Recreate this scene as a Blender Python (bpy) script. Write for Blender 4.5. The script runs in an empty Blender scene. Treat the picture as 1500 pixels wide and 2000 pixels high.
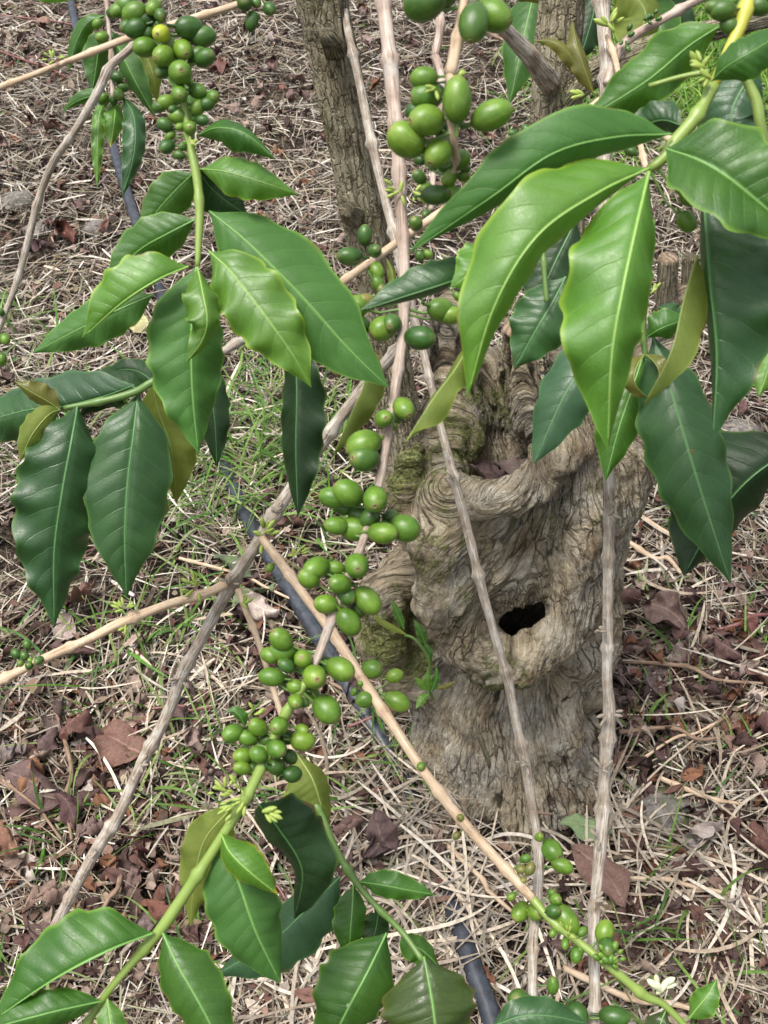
import bpy, math, random
import numpy as np
from mathutils import Vector, Matrix
R = math.radians
random.seed(7); RNG = np.random.default_rng(7)
SC = bpy.context.scene; COL = SC.collection

# ---------------------------------------------------------------- camera, sky, sun, exposure
F = 2144.5                      # focal length in photo pixels (1500 x 2000)
PITCH = R(40.0); CAMH = 1.2
cam = bpy.data.cameras.new('camera'); cam_o = bpy.data.objects.new('camera', cam); COL.objects.link(cam_o)
cam_o.location = (0, 0, CAMH); cam_o.rotation_euler = (R(90) - PITCH, 0, 0)
cam.sensor_fit = 'VERTICAL'; cam.sensor_height = 24.0; cam.lens = 24.0 * F / 2000.0
cam.clip_start = 0.02; cam.clip_end = 300
cam.dof.use_dof = True; cam.dof.focus_distance = 1.15; cam.dof.aperture_fstop = 17.0
SC.camera = cam_o
SUN_EL, SUN_ROT = R(70), R(235)
world = bpy.data.worlds.new('World'); SC.world = world; world.use_nodes = True
wn = world.node_tree.nodes; wl_ = world.node_tree.links
sky = wn.new('ShaderNodeTexSky'); sky.sky_type = 'NISHITA'; sky.sun_disc = False
sky.sun_elevation = SUN_EL; sky.sun_rotation = SUN_ROT; sky.dust_density = 4.0; sky.air_density = 1.0; sky.ozone_density = 0.6
hs = wn.new('ShaderNodeHueSaturation'); hs.inputs['Saturation'].default_value = 0.35
wl_.new(sky.outputs[0], hs.inputs['Color']); wl_.new(hs.outputs[0], wn['Background'].inputs['Color'])
wn['Background'].inputs['Strength'].default_value = 0.115
sun = bpy.data.lights.new('sun', 'SUN'); sun.energy = 2.2; sun.angle = R(20); sun.color = (1.0, 0.96, 0.90)
sun_o = bpy.data.objects.new('sun', sun); COL.objects.link(sun_o)
_az = SUN_ROT
sd = Vector((math.sin(_az) * math.cos(SUN_EL), math.cos(_az) * math.cos(SUN_EL), math.sin(SUN_EL)))
sun_o.rotation_euler = sd.to_track_quat('Z', 'Y').to_euler(); sun_o.location = (0, -2, 4)
SC.view_settings.view_transform = 'Standard'; SC.view_settings.look = 'None'
SC.view_settings.gamma = 1.0; SC.view_settings.use_curve_mapping = False
SC.view_settings.exposure = 0.92
SC.cycles.max_bounces = 6; SC.cycles.transmission_bounces = 4; SC.cycles.diffuse_bounces = 4

# ---------------------------------------------------------------- placement helpers
FW = np.array([0, math.cos(PITCH), -math.sin(PITCH)]); UP = np.array([0, math.sin(PITCH), math.cos(PITCH)]); RT = np.array([1.0, 0, 0])
CP = np.array([0, 0, CAMH])
def ray(x, y): return FW + RT * (x - 750) / F + UP * (1000 - y) / F
def P(x, y, d): return CP + ray(x, y) * d
def PY(x, y, Y):
    r = ray(x, y); return CP + r * (Y / r[1])
def dep(p): return float(np.dot(np.asarray(p) - CP, FW))
def pxm(px, p): return px * dep(p) / F

# ---------------------------------------------------------------- noise
def _h(ix, iy, iz, s):
    h = (ix.astype(np.int64) * 374761393 + iy.astype(np.int64) * 668265263 + iz.astype(np.int64) * 2147483647 + s * 974711) & 0xffffffff
    h = ((h ^ (h >> 13)) * 1274126177) & 0xffffffff
    h = (h ^ (h >> 16)) & 0xffff
    return h / 32767.5 - 1.0
def vn(x, y, z, s=0):
    x, y, z = np.broadcast_arrays(np.asarray(x, float), np.asarray(y, float), np.asarray(z, float))
    ix, iy, iz = np.floor(x), np.floor(y), np.floor(z)
    fx, fy, fz = x - ix, y - iy, z - iz
    ux, uy, uz = (f * f * f * (f * (f * 6 - 15) + 10) for f in (fx, fy, fz))
    r = 0
    for a in (0, 1):
        for b in (0, 1):
            for c in (0, 1):
                w = (ux if a else 1 - ux) * (uy if b else 1 - uy) * (uz if c else 1 - uz)
                r = r + w * _h(ix + a, iy + b, iz + c, s)
    return r
def fbm(x, y, z, o=3, s=0):
    r = 0; a = 1.0
    for i in range(o):
        r = r + a * vn(x * 2**i, y * 2**i, z * 2**i, s + i); a *= 0.5
    return r
def gz(x, y):
    x = np.asarray(x, float); y = np.asarray(y, float)
    return 0.10 * (y - 0.8) + 0.012 * vn(x * 3, y * 3, 0, 5) + 0.006 * vn(x * 9, y * 9, 0, 6)
def GP(x, y, up=0.0):
    """where the pixel ray meets the sloping ground"""
    r = ray(x, y); t = 1.0
    for _ in range(12):
        p = CP + r * t
        t -= (p[2] - float(gz(p[0], p[1])) - up) / (r[2] - 0.10 * r[1])
    return CP + r * t

# ---------------------------------------------------------------- mesh helpers
def mesh(name, V, Fc, mats, smooth=True, uv=None, attrs=None, mi=None):
    me = bpy.data.meshes.new(name)
    V = np.asarray(V, dtype=np.float32)
    if isinstance(Fc, np.ndarray):
        n, k = Fc.shape
        me.vertices.add(len(V)); me.vertices.foreach_set('co', V.ravel())
        me.loops.add(n * k); me.loops.foreach_set('vertex_index', Fc.astype(np.int32).ravel())
        me.polygons.add(n); me.polygons.foreach_set('loop_start', np.arange(0, n * k, k, dtype=np.int32))
        me.update(calc_edges=True)
    else:
        me.from_pydata([tuple(v) for v in V], [], Fc); me.update()
    if smooth: me.polygons.foreach_set('use_smooth', [True] * len(me.polygons))
    if uv is not None:
        l = np.zeros(len(me.loops), dtype=np.int32); me.loops.foreach_get('vertex_index', l)
        u = me.uv_layers.new(name='UVMap'); u.data.foreach_set('uv', np.asarray(uv, dtype=np.float32)[l].ravel())
    for k, a in (attrs or {}).items():
        a = np.asarray(a, dtype=np.float32)
        if a.ndim == 1:
            at = me.attributes.new(k, 'FLOAT', 'POINT'); at.data.foreach_set('value', a)
        else:
            at = me.attributes.new(k, 'FLOAT_VECTOR', 'POINT'); at.data.foreach_set('vector', a.ravel())
    if not isinstance(mats, (list, tuple)): mats = [mats]
    for m in mats: me.materials.append(m)
    if mi is not None: me.polygons.foreach_set('material_index', np.asarray(mi, dtype=np.int32))
    return me
def link(name, me, parent=None, loc=(0, 0, 0)):
    o = bpy.data.objects.new(name, me); COL.objects.link(o); o.location = Vector(tuple(float(c) for c in loc))
    if parent: o.parent = parent
    return o
def tag(o, label=None, cat=None, group=None, kind=None):
    if label: o['label'] = label
    if cat: o['category'] = cat
    if group: o['group'] = group
    if kind: o['kind'] = kind
    return o
class Thing:
    def __init__(s, name, base, label, cat, group=None):
        s.b = np.array(base, float); s.e = link(name, None, None, s.b); s.e.empty_display_size = 0.05
        tag(s.e, label, cat, group); s.path = []
    def part(s, name, me, label=None):
        me.transform(Matrix.Translation(Vector(tuple(-s.b)))); o = link(name, me, s.e)
        if label: o['label'] = label
        return o
def sub(name, me, parent, base):
    me.transform(Matrix.Translation(Vector(tuple(-np.asarray(base))))); return link(name, me, parent)

def resample(pts, step):
    P_ = np.array(pts, float); n = len(P_)
    if n == 2: P_ = np.vstack([P_[0], P_.mean(0), P_[1]]); n = 3
    E = np.vstack([2 * P_[0] - P_[1], P_, 2 * P_[-1] - P_[-2]])
    out = []
    for i in range(n - 1):
        p0, p1, p2, p3 = E[i:i + 4]
        m = max(2, int(np.linalg.norm((p2 - p1)[:3]) / step))
        t = np.arange(m)[:, None] / m
        out.append(0.5 * ((2 * p1) + (-p0 + p2) * t + (2 * p0 - 5 * p1 + 4 * p2 - p3) * t**2 + (-p0 + 3 * p1 - 3 * p2 + p3) * t**3))
    out.append(P_[-1:]); return np.vstack(out)
def tube_mesh(name, pts, mat, sides=10, step=0.006, node=None, swell=0.35, rough=0.06, seed=0, cap=True, nodes_at=None, flat=1.0, extra=None):
    """pts rows: x,y,z,r. rings along a smooth path, with swollen nodes every `node` metres"""
    Q = resample(pts, step); n = len(Q); X = Q[:, :3]; r = Q[:, 3].copy()
    T = np.gradient(X, axis=0); T /= np.linalg.norm(T, axis=1)[:, None] + 1e-12
    s = np.concatenate([[0], np.cumsum(np.linalg.norm(np.diff(X, axis=0), axis=1))])
    if node:
        c = np.arange(node * 0.5, s[-1], node) + np.array([((i * 37 + seed * 11) % 17 / 17 - .5) * node * .25 for i in range(len(np.arange(node * 0.5, s[-1], node)))])
        for q in c:
            w = np.maximum(r, .002)
            r = r * (1 + swell * 1.15 * np.exp(-((s - q) / (w * .42 + .0012))**2) + swell * .35 * np.exp(-((s - q) / (w * 1.6))**2) + .05 * np.sign(s - q) * np.exp(-((s - q) / (w * 4))**2))
    a = np.array([0.3, 0.2, 0.93]); 
    N = np.zeros_like(X); v = np.cross(T[0], a); v /= np.linalg.norm(v); N[0] = v
    for i in range(1, n):
        v = N[i - 1] - T[i] * np.dot(N[i - 1], T[i]); N[i] = v / (np.linalg.norm(v) + 1e-12)
    B = np.cross(T, N)
    th = np.linspace(0, 2 * np.pi, sides, endpoint=False)
    rr = r[:, None] * (1 + rough * vn(s[:, None] * 60, np.cos(th)[None] * 1.7, np.sin(th)[None] * 1.7, seed + 9))
    if extra is not None: rr = rr + extra(s[:, None], th[None], r[:, None])
    V = X[:, None] + rr[:, :, None] * (np.cos(th)[None, :, None] * N[:, None] + flat * np.sin(th)[None, :, None] * B[:, None])
    V = V.reshape(-1, 3)
    i = np.arange(n - 1)[:, None] * sides; j = np.arange(sides)[None]; j2 = (j + 1) % sides
    Fq = np.stack([i + j, i + j2, i + sides + j2, i + sides + j], -1).reshape(-1, 4)
    uv = np.stack([np.broadcast_to(th[None] / 6.2832, (n, sides)), np.broadcast_to(s[:, None], (n, sides))], -1).reshape(-1, 2)
    Fl = Fq
    if cap:
        V = np.vstack([V, X[0] - T[0] * r[0] * .15, X[-1] + T[-1] * r[-1] * .3]); c0 = len(V) - 2; c1 = c0 + 1
        uv = np.vstack([uv, [0, 0], [0, s[-1]]])
        k = np.arange(sides); k2 = (k + 1) % sides
        f0 = np.stack([k2, k, np.full(sides, c0), np.full(sides, c0)], -1); b = (n - 1) * sides
        f1 = np.stack([b + k, b + k2, np.full(sides, c1), np.full(sides, c1)], -1)
        Fl = [tuple(x) for x in Fq] + [tuple(x[:3]) for x in f0] + [tuple(x[:3]) for x in f1]
    return mesh(name, V, Fl, mat, uv=uv), Q

# ---------------------------------------------------------------- materials
class NT:
    def __init__(s, name):
        s.m = bpy.data.materials.new(name); s.m.use_nodes = True; s.t = s.m.node_tree; s.n = s.t.nodes
        s.b = s.n['Principled BSDF']; s.out = s.n['Material Output']
    def new(s, t, **k):
        n = s.n.new(t)
        for a, b in k.items():
            setattr(n, a, b)
        return n
    def link(s, a, b): s.t.links.new(a, b)
    def setin(s, n, i, v):
        if v is None: return
        if hasattr(v, 'is_output') or isinstance(v, bpy.types.NodeSocket): s.link(v, n.inputs[i])
        else: n.inputs[i].default_value = v
    def math(s, op, a, b=None, c=None, clamp=False):
        n = s.new('ShaderNodeMath', operation=op); n.use_clamp = clamp
        s.setin(n, 0, a); s.setin(n, 1, b); s.setin(n, 2, c); return n.outputs[0]
    def noise(s, vec, scale, detail=3, rough=.55, dist=0):
        n = s.new('ShaderNodeTexNoise'); n.inputs['Scale'].default_value = scale; n.inputs['Detail'].default_value = detail
        n.inputs['Roughness'].default_value = rough; n.inputs['Distortion'].default_value = dist
        if vec is not None: s.link(vec, n.inputs['Vector'])
        return n.outputs[0]
    def ramp(s, f, stops):
        n = s.new('ShaderNodeValToRGB'); e = n.color_ramp.elements
        while len(e) < len(stops): e.new(.5)
        for q, (p, c) in zip(e, stops):
            q.position = p; q.color = (*c, 1) if len(c) == 3 else c
        s.link(f, n.inputs[0]); return n.outputs[0]
    def mix(s, f, a, b, mode='MIX'):
        n = s.new('ShaderNodeMix', data_type='RGBA', blend_type=mode)
        s.setin(n, 0, f)
        for i, v in ((6, a), (7, b)):
            if isinstance(v, (tuple, list)) and len(v) == 3: v = (*v, 1)
            s.setin(n, i, v)
        return n.outputs[2]
    def mapr(s, v, a, b, c=0, d=1):
        n = s.new('ShaderNodeMapRange'); s.link(v, n.inputs[0])
        for i, x in zip((1, 2, 3, 4), (a, b, c, d)): n.inputs[i].default_value = x
        return n.outputs[0]
    def attr(s, name): return s.new('ShaderNodeAttribute', attribute_name=name)
    def coords(s): return s.new('ShaderNodeTexCoord')
    def scale(s, v, sc):
        n = s.new('ShaderNodeMapping'); s.link(v, n.inputs[0]); n.inputs['Scale'].default_value = sc; return n.outputs[0]
    def bump(s, h, dist=.001, st=.5):
        n = s.new('ShaderNodeBump'); n.inputs['Distance'].default_value = dist; n.inputs['Strength'].default_value = st
        s.link(h, n.inputs['Height']); s.link(n.outputs[0], s.b.inputs['Normal']); return n.outputs[0]
    def col(s, c):
        if isinstance(c, tuple): s.b.inputs['Base Color'].default_value = (*c, 1)
        else: s.link(c, s.b.inputs['Base Color'])
    def rough(s, v, spec=.5):
        s.setin(s.b, 'Roughness', v); s.b.inputs['Specular IOR Level'].default_value = spec

NVEIN = 11.0
def leaf_mat(name, top, low, vein, edge, rough=.36, trans=.30, spec=.5, edge_w=.90, blotch=None):
    m = NT(name)
    uvn = m.new('ShaderNodeUVMap', uv_map='UVMap'); sp = m.new('ShaderNodeSeparateXYZ'); m.link(uvn.outputs[0], sp.inputs[0])
    u = m.math('ABSOLUTE', m.math('SUBTRACT', m.math('MULTIPLY', sp.outputs[0], 2.0), 1.0)); t = sp.outputs[1]
    oc = m.coords().outputs['Object']; oi = m.new('ShaderNodeObjectInfo').outputs['Random']
    n1 = m.noise(oc, 45, 3); n2 = m.noise(oc, 500, 3)
    wob = m.math('MULTIPLY', m.math('SUBTRACT', m.noise(oc, 90, 2), .5), .25)
    ph = m.math('SUBTRACT', m.math('MULTIPLY', t, NVEIN), m.math('MULTIPLY', m.math('POWER', u, 1.25), 1.5))
    ph = m.math('ADD', ph, wob)
    saw = m.math('ABSOLUTE', m.math('SUBTRACT', m.math('FRACT', ph), .5))     # .5 at a vein
    vl = m.mapr(saw, .462, .5)
    vl = m.math('MULTIPLY', vl, m.mapr(u, .98, .55)); 
    fine = m.new('ShaderNodeTexVoronoi', feature='DISTANCE_TO_EDGE'); fine.inputs['Scale'].default_value = 520; m.link(oc, fine.inputs['Vector'])
    fv = m.mapr(fine.outputs[0], .0, .10, 1, 0); blem = m.mapr(m.noise(oc, 260, 5, .8), .66, .74, 0, .5)
    mr = m.mapr(u, .045, .012)
    base = m.mix(m.mapr(n1, .3, .7), low, top)
    base = m.mix(m.math('MULTIPLY', fv, .10), base, vein)
    base = m.mix(m.math('MULTIPLY', vl, .30), base, vein)
    base = m.mix(m.math('MULTIPLY', mr, .95), base, vein)
    eg = m.mapr(u, edge_w, 1.0); base = m.mix(m.math('MULTIPLY', eg, .8), base, edge)
    if blotch:
        tipm = m.mapr(m.math('ADD', t, m.math('MULTIPLY', m.math('SUBTRACT', n1, .5), .25)), .90, .99)
        base = m.mix(tipm, base, blotch)
    eb = m.math('MULTIPLY', m.mapr(u, .90, .97), m.mapr(m.noise(oc, 38, 3), .60, .66)); base = m.mix(m.math('MULTIPLY', eb, .8), base, (.13, .075, .025))
    base = m.mix(m.mapr(m.noise(oc, 18, 4, .7), .55, .72, 0, .30), base, tuple(min(1, v * 1.9 + .01) for v in top))
    vo = m.new('ShaderNodeTexVoronoi'); vo.inputs['Scale'].default_value = 26; m.link(oc, vo.inputs['Vector'])
    vo.inputs['Randomness'].default_value = 1
    sp2 = m.new('ShaderNodeSeparateXYZ'); m.link(vo.outputs['Color'], sp2.inputs[0])
    spot = m.math('MULTIPLY', m.mapr(vo.outputs['Distance'], .052, .035), m.math('GREATER_THAN', sp2.outputs[0], .72))
    base = m.mix(m.math('MULTIPLY', spot, .75), base, (.42, .50, .36))
    spot2 = m.math('MULTIPLY', m.mapr(vo.outputs['Distance'], .08, .04), m.math('LESS_THAN', sp2.outputs[1], .2))
    base = m.mix(m.math('MULTIPLY', spot2, .7), base, (.10, .06, .02))
    base = m.mix(blem, base, tuple(min(1, v * 1.6 + .03) for v in low))
    hsv = m.new('ShaderNodeHueSaturation'); m.link(base, hsv.inputs['Color'])
    m.link(m.mapr(oi, 0, 1, .499, .509), hsv.inputs['Hue']); m.link(m.mapr(m.math('FRACT', m.math('MULTIPLY', oi, 5.7)), 0, 1, .86, 1.12), hsv.inputs['Value'])
    geo = m.new('ShaderNodeNewGeometry')
    under = m.mix(.55, hsv.outputs[0], (.16, .24, .07))
    colr = m.mix(geo.outputs['Backfacing'], hsv.outputs[0], under)
    m.col(colr)
    m.rough(m.math('ADD', m.mapr(n2, .3, .7, rough + .02, rough + .17), m.math('MULTIPLY', geo.outputs['Backfacing'], .2)), spec)
    hgt = m.math('SUBTRACT', m.math('MULTIPLY', n2, .12), m.math('ADD', m.math('MULTIPLY', vl, .7), m.math('MULTIPLY', fv, .12)))
    bn = m.bump(hgt, .0006, .55)
    tr = m.new('ShaderNodeBsdfTranslucent'); tc = m.mix(1.0, colr, (1.25, 1.15, .35), 'MULTIPLY'); m.link(tc, tr.inputs[0])
    tcol = m.new('ShaderNodeHueSaturation'); m.link(colr, tcol.inputs['Color']); tcol.inputs['Hue'].default_value = .486
    tcol.inputs['Saturation'].default_value = 1.15; tcol.inputs['Value'].default_value = 1.7; m.link(tcol.outputs[0], tr.inputs[0])
    mx = m.new('ShaderNodeMixShader'); mx.inputs[0].default_value = trans
    m.link(m.b.outputs[0], mx.inputs[1]); m.link(tr.outputs[0], mx.inputs[2]); m.link(mx.outputs[0], m.out.inputs[0])
    return m.m
LM = {
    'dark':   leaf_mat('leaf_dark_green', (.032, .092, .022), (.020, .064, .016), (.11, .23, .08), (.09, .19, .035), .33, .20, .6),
    'mid':    leaf_mat('leaf_mid_green', (.056, .148, .016), (.034, .106, .013), (.19, .36, .09), (.19, .34, .04), .34, .30, .6),
    'matte':  leaf_mat('leaf_matte_green', (.062, .160, .030), (.045, .125, .023), (.18, .33, .09), (.18, .33, .05), .46, .26, .45),
    'bright': leaf_mat('leaf_bright_green', (.115, .262, .024), (.078, .200, .016), (.31, .46, .15), (.34, .50, .05), .38, .36, .95, .87),
    'olive':  leaf_mat('leaf_olive_underside', (.185, .225, .048), (.125, .170, .032), (.28, .33, .10), (.27, .33, .06), .55, .42, .3),
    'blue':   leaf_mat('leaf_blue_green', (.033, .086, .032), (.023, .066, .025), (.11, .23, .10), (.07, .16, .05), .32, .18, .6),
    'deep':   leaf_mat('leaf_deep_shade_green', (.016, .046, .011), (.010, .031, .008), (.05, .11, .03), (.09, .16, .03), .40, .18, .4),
    'bronze': leaf_mat('leaf_young_bronze', (.16, .16, .030), (.10, .10, .022), (.26, .28, .08), (.22, .13, .04), .30, .30),
    'bronzegreen': leaf_mat('leaf_bronze_green', (.052, .082, .016), (.032, .055, .012), (.15, .23, .08), (.12, .10, .03), .26, .25, .6),
    'yellow': leaf_mat('leaf_yellow_tipped', (.105, .245, .022), (.070, .185, .016), (.30, .46, .12), (.52, .46, .03), .34, .36, .6, .84, blotch=(.62, .48, .02)),
}
def midrib_mat(name, c):
    m = NT(name); m.col(m.mix(m.noise(m.coords().outputs['Object'], 200), c, tuple(v * .7 for v in c))); m.rough(.45); return m.m
RM = {'dark': midrib_mat('midrib_dark', (.10, .24, .08)), 'mid': midrib_mat('midrib_mid', (.18, .38, .09)), 'bright': midrib_mat('midrib_bright', (.27, .46, .10)), 'olive': midrib_mat('midrib_olive', (.26, .33, .08))}
RM.update(matte=RM['mid'], blue=RM['dark'], deep=RM['dark'], bronze=RM['olive'], bronzegreen=RM['mid'], yellow=RM['bright'])

def bark_mat(name, stops, lich=None, uvs=(18, 5), bumpd=.0008, crack=.5, rough=.85):
    """stem bark: fibres run along the uv v axis"""
    m = NT(name); uv = m.new('ShaderNodeUVMap', uv_map='UVMap').outputs[0]; oc = m.coords().outputs['Object']
    st = m.scale(uv, (uvs[0], uvs[1] * 10, 1)); n1 = m.noise(st, 1.0, 5, .65, .4)
    n2 = m.noise(oc, 60, 4, .6); n3 = m.noise(oc, 900, 2)
    c = m.ramp(m.math('ADD', m.math('MULTIPLY', n1, .6), m.math('MULTIPLY', n2, .4)), stops)
    cr = m.mapr(m.noise(m.scale(uv, (uvs[0] * 1.6, uvs[1] * 6, 1)), 1.0, 4, .7, .3), .40, .34)
    c = m.mix(m.math('MULTIPLY', cr, crack), c, tuple(v * .3 for v in stops[0][1]))
    if lich: c = m.mix(m.mapr(m.noise(oc, lich[1], 4, .7), .55, .68, 0, .85), c, lich[0])
    c = m.mix(m.math('MULTIPLY', m.mapr(n3, .62, .75), .35), c, (.42, .40, .35))
    hh = m.math('SUBTRACT', m.math('ADD', m.math('MULTIPLY', n1, .8), m.math('MULTIPLY', n3, .3)), m.math('MULTIPLY', cr, .8))
    if crack > .72:
        ad = m.new('ShaderNodeVectorMath', operation='MULTIPLY_ADD'); wb = m.new('ShaderNodeTexNoise'); wb.inputs['Scale'].default_value = 90; wb.inputs['Detail'].default_value = 3; m.link(oc, wb.inputs['Vector'])
        m.link(wb.outputs['Color'], ad.inputs[0]); ad.inputs[1].default_value = (1.6, 1.6, 0); m.link(m.scale(uv, (20, 46, 1)), ad.inputs[2])
        vo = m.new('ShaderNodeTexVoronoi', feature='DISTANCE_TO_EDGE'); vo.inputs['Scale'].default_value = 1; m.link(ad.outputs[0], vo.inputs['Vector']); pk = m.mapr(vo.outputs[0], 0, .12, 1, 0)
        c = m.mix(m.math('MULTIPLY', pk, .5), c, (.05, .04, .027)); c = m.mix(m.mapr(m.noise(oc, 26, 5, .75), .46, .58, 0, .75), c, (.34, .31, .22)); c = m.mix(m.mapr(m.noise(oc, 48, 5, .75), .55, .63, 0, .7), c, (.085, .07, .045)); hh = m.math('SUBTRACT', hh, m.math('MULTIPLY', pk, .6))
    m.col(c); m.rough(rough, .25)
    m.bump(hh, bumpd, .9)
    return m.m
BM = {
    'grey': bark_mat('bark_grey_branch', [(.34, (.15, .105, .075)), (.47, (.33, .27, .21)), (.60, (.56, .52, .46))], ((.50, .48, .43), 90), (22, 5), .0012, .7),
    'pink': bark_mat('bark_pinkish_stem', [(.34, (.20, .135, .10)), (.48, (.38, .29, .235)), (.62, (.56, .48, .41))], ((.44, .41, .37), 45), (12, 4), .0006, .4, .7),
    'tan': bark_mat('bark_tan_twig', [(.3, (.36, .24, .145)), (.5, (.55, .41, .28)), (.66, (.68, .55, .41))], ((.33, .23, .15), 70), (14, 3), .0004, .35, .6),
    'trunk': bark_mat('bark_upright_trunk', [(.35, (.085, .066, .040)), (.46, (.22, .185, .115)), (.60, (.42, .37, .26))], ((.13, .145, .05), 22), (30, 3.2), .0045, .8, .9),
}
def green_stem(name, a, b):
    m = NT(name); oc = m.coords().outputs['Object']; m.col(m.mix(m.noise(oc, 40, 4), a, b)); m.rough(.42); m.bump(m.noise(oc, 500), .0003, .4); return m.m
BM['green'] = green_stem('green_shoot', (.15, .24, .04), (.27, .36, .09))
BM['dgreen'] = green_stem('dark_green_shoot', (.07, .14, .03), (.13, .22, .05))
BM['yellow'] = green_stem('yellow_shoot', (.38, .40, .05), (.50, .47, .08))

def berry_mat(name, a, b, tipc=(.20, .15, .06), tip_r=.30):
    m = NT(name); tc = m.coords(); oc = tc.outputs['Object']; oi = m.new('ShaderNodeObjectInfo').outputs['Random']
    off = m.new('ShaderNodeVectorMath', operation='ADD'); m.link(oc, off.inputs[0])
    cm = m.new('ShaderNodeCombineXYZ'); m.link(m.math('MULTIPLY', oi, 37.0), cm.inputs[0]); m.link(cm.outputs[0], off.inputs[1]); q = off.outputs[0]
    sp = m.new('ShaderNodeSeparateXYZ'); m.link(oc, sp.inputs[0])
    rad = m.math('SQRT', m.math('ADD', m.math('POWER', sp.outputs[0], 2), m.math('POWER', sp.outputs[1], 2)))
    top = m.math('GREATER_THAN', sp.outputs[2], .3)
    c = m.mix(m.mapr(m.noise(q, 1.3, 3), .3, .7), a, b)
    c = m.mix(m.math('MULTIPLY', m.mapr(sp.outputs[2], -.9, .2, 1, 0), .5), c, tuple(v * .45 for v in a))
    st = m.noise(m.scale(q, (5, 5, .7)), 1.5, 3); c = m.mix(m.mapr(st, .55, .75, 0, .35), c, tuple(min(1, v * 1.7) for v in b))
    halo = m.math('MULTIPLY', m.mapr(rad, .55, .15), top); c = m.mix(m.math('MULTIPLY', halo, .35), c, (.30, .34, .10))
    ring = m.math('MULTIPLY', m.mapr(rad, tip_r * .62, tip_r * .45), top); c = m.mix(ring, c, tipc)
    dot = m.math('MULTIPLY', m.mapr(rad, .06, .03), top); c = m.mix(dot, c, (.06, .04, .02))
    sm = m.math('MULTIPLY', m.mapr(m.noise(q, 3.0, 5, .7), .60, .72), m.math('GREATER_THAN', oi, .3)); c = m.mix(m.math('MULTIPLY', sm, .6), c, (.26, .21, .10))
    h = m.new('ShaderNodeHueSaturation'); m.link(c, h.inputs['Color']); m.link(m.mapr(oi, 0, 1, .485, .512), h.inputs['Hue']); m.link(m.mapr(oi, 0, 1, 1.18, .82), h.inputs['Value'])
    m.col(h.outputs[0]); m.rough(m.mapr(m.noise(q, 4, 3), .3, .7, .28, .44), .5)
    m.b.inputs['Subsurface Weight'].default_value = .15; m.b.inputs['Subsurface Radius'].default_value = (.3, .6, .1); m.b.inputs['Subsurface Scale'].default_value = .004
    m.bump(m.math('ADD', m.noise(q, 22, 3), m.math('MULTIPLY', ring, .5)), .0003, .35)
    return m.m
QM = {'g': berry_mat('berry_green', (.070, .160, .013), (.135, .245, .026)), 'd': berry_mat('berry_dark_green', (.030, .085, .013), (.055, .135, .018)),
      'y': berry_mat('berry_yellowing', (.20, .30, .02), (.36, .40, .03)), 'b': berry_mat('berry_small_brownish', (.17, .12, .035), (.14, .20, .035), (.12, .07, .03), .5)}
BUD = green_stem('bud_yellow_green', (.19, .30, .04), (.36, .42, .10)); FLW = green_stem('flower_cream', (.62, .66, .36), (.78, .78, .58))

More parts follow.
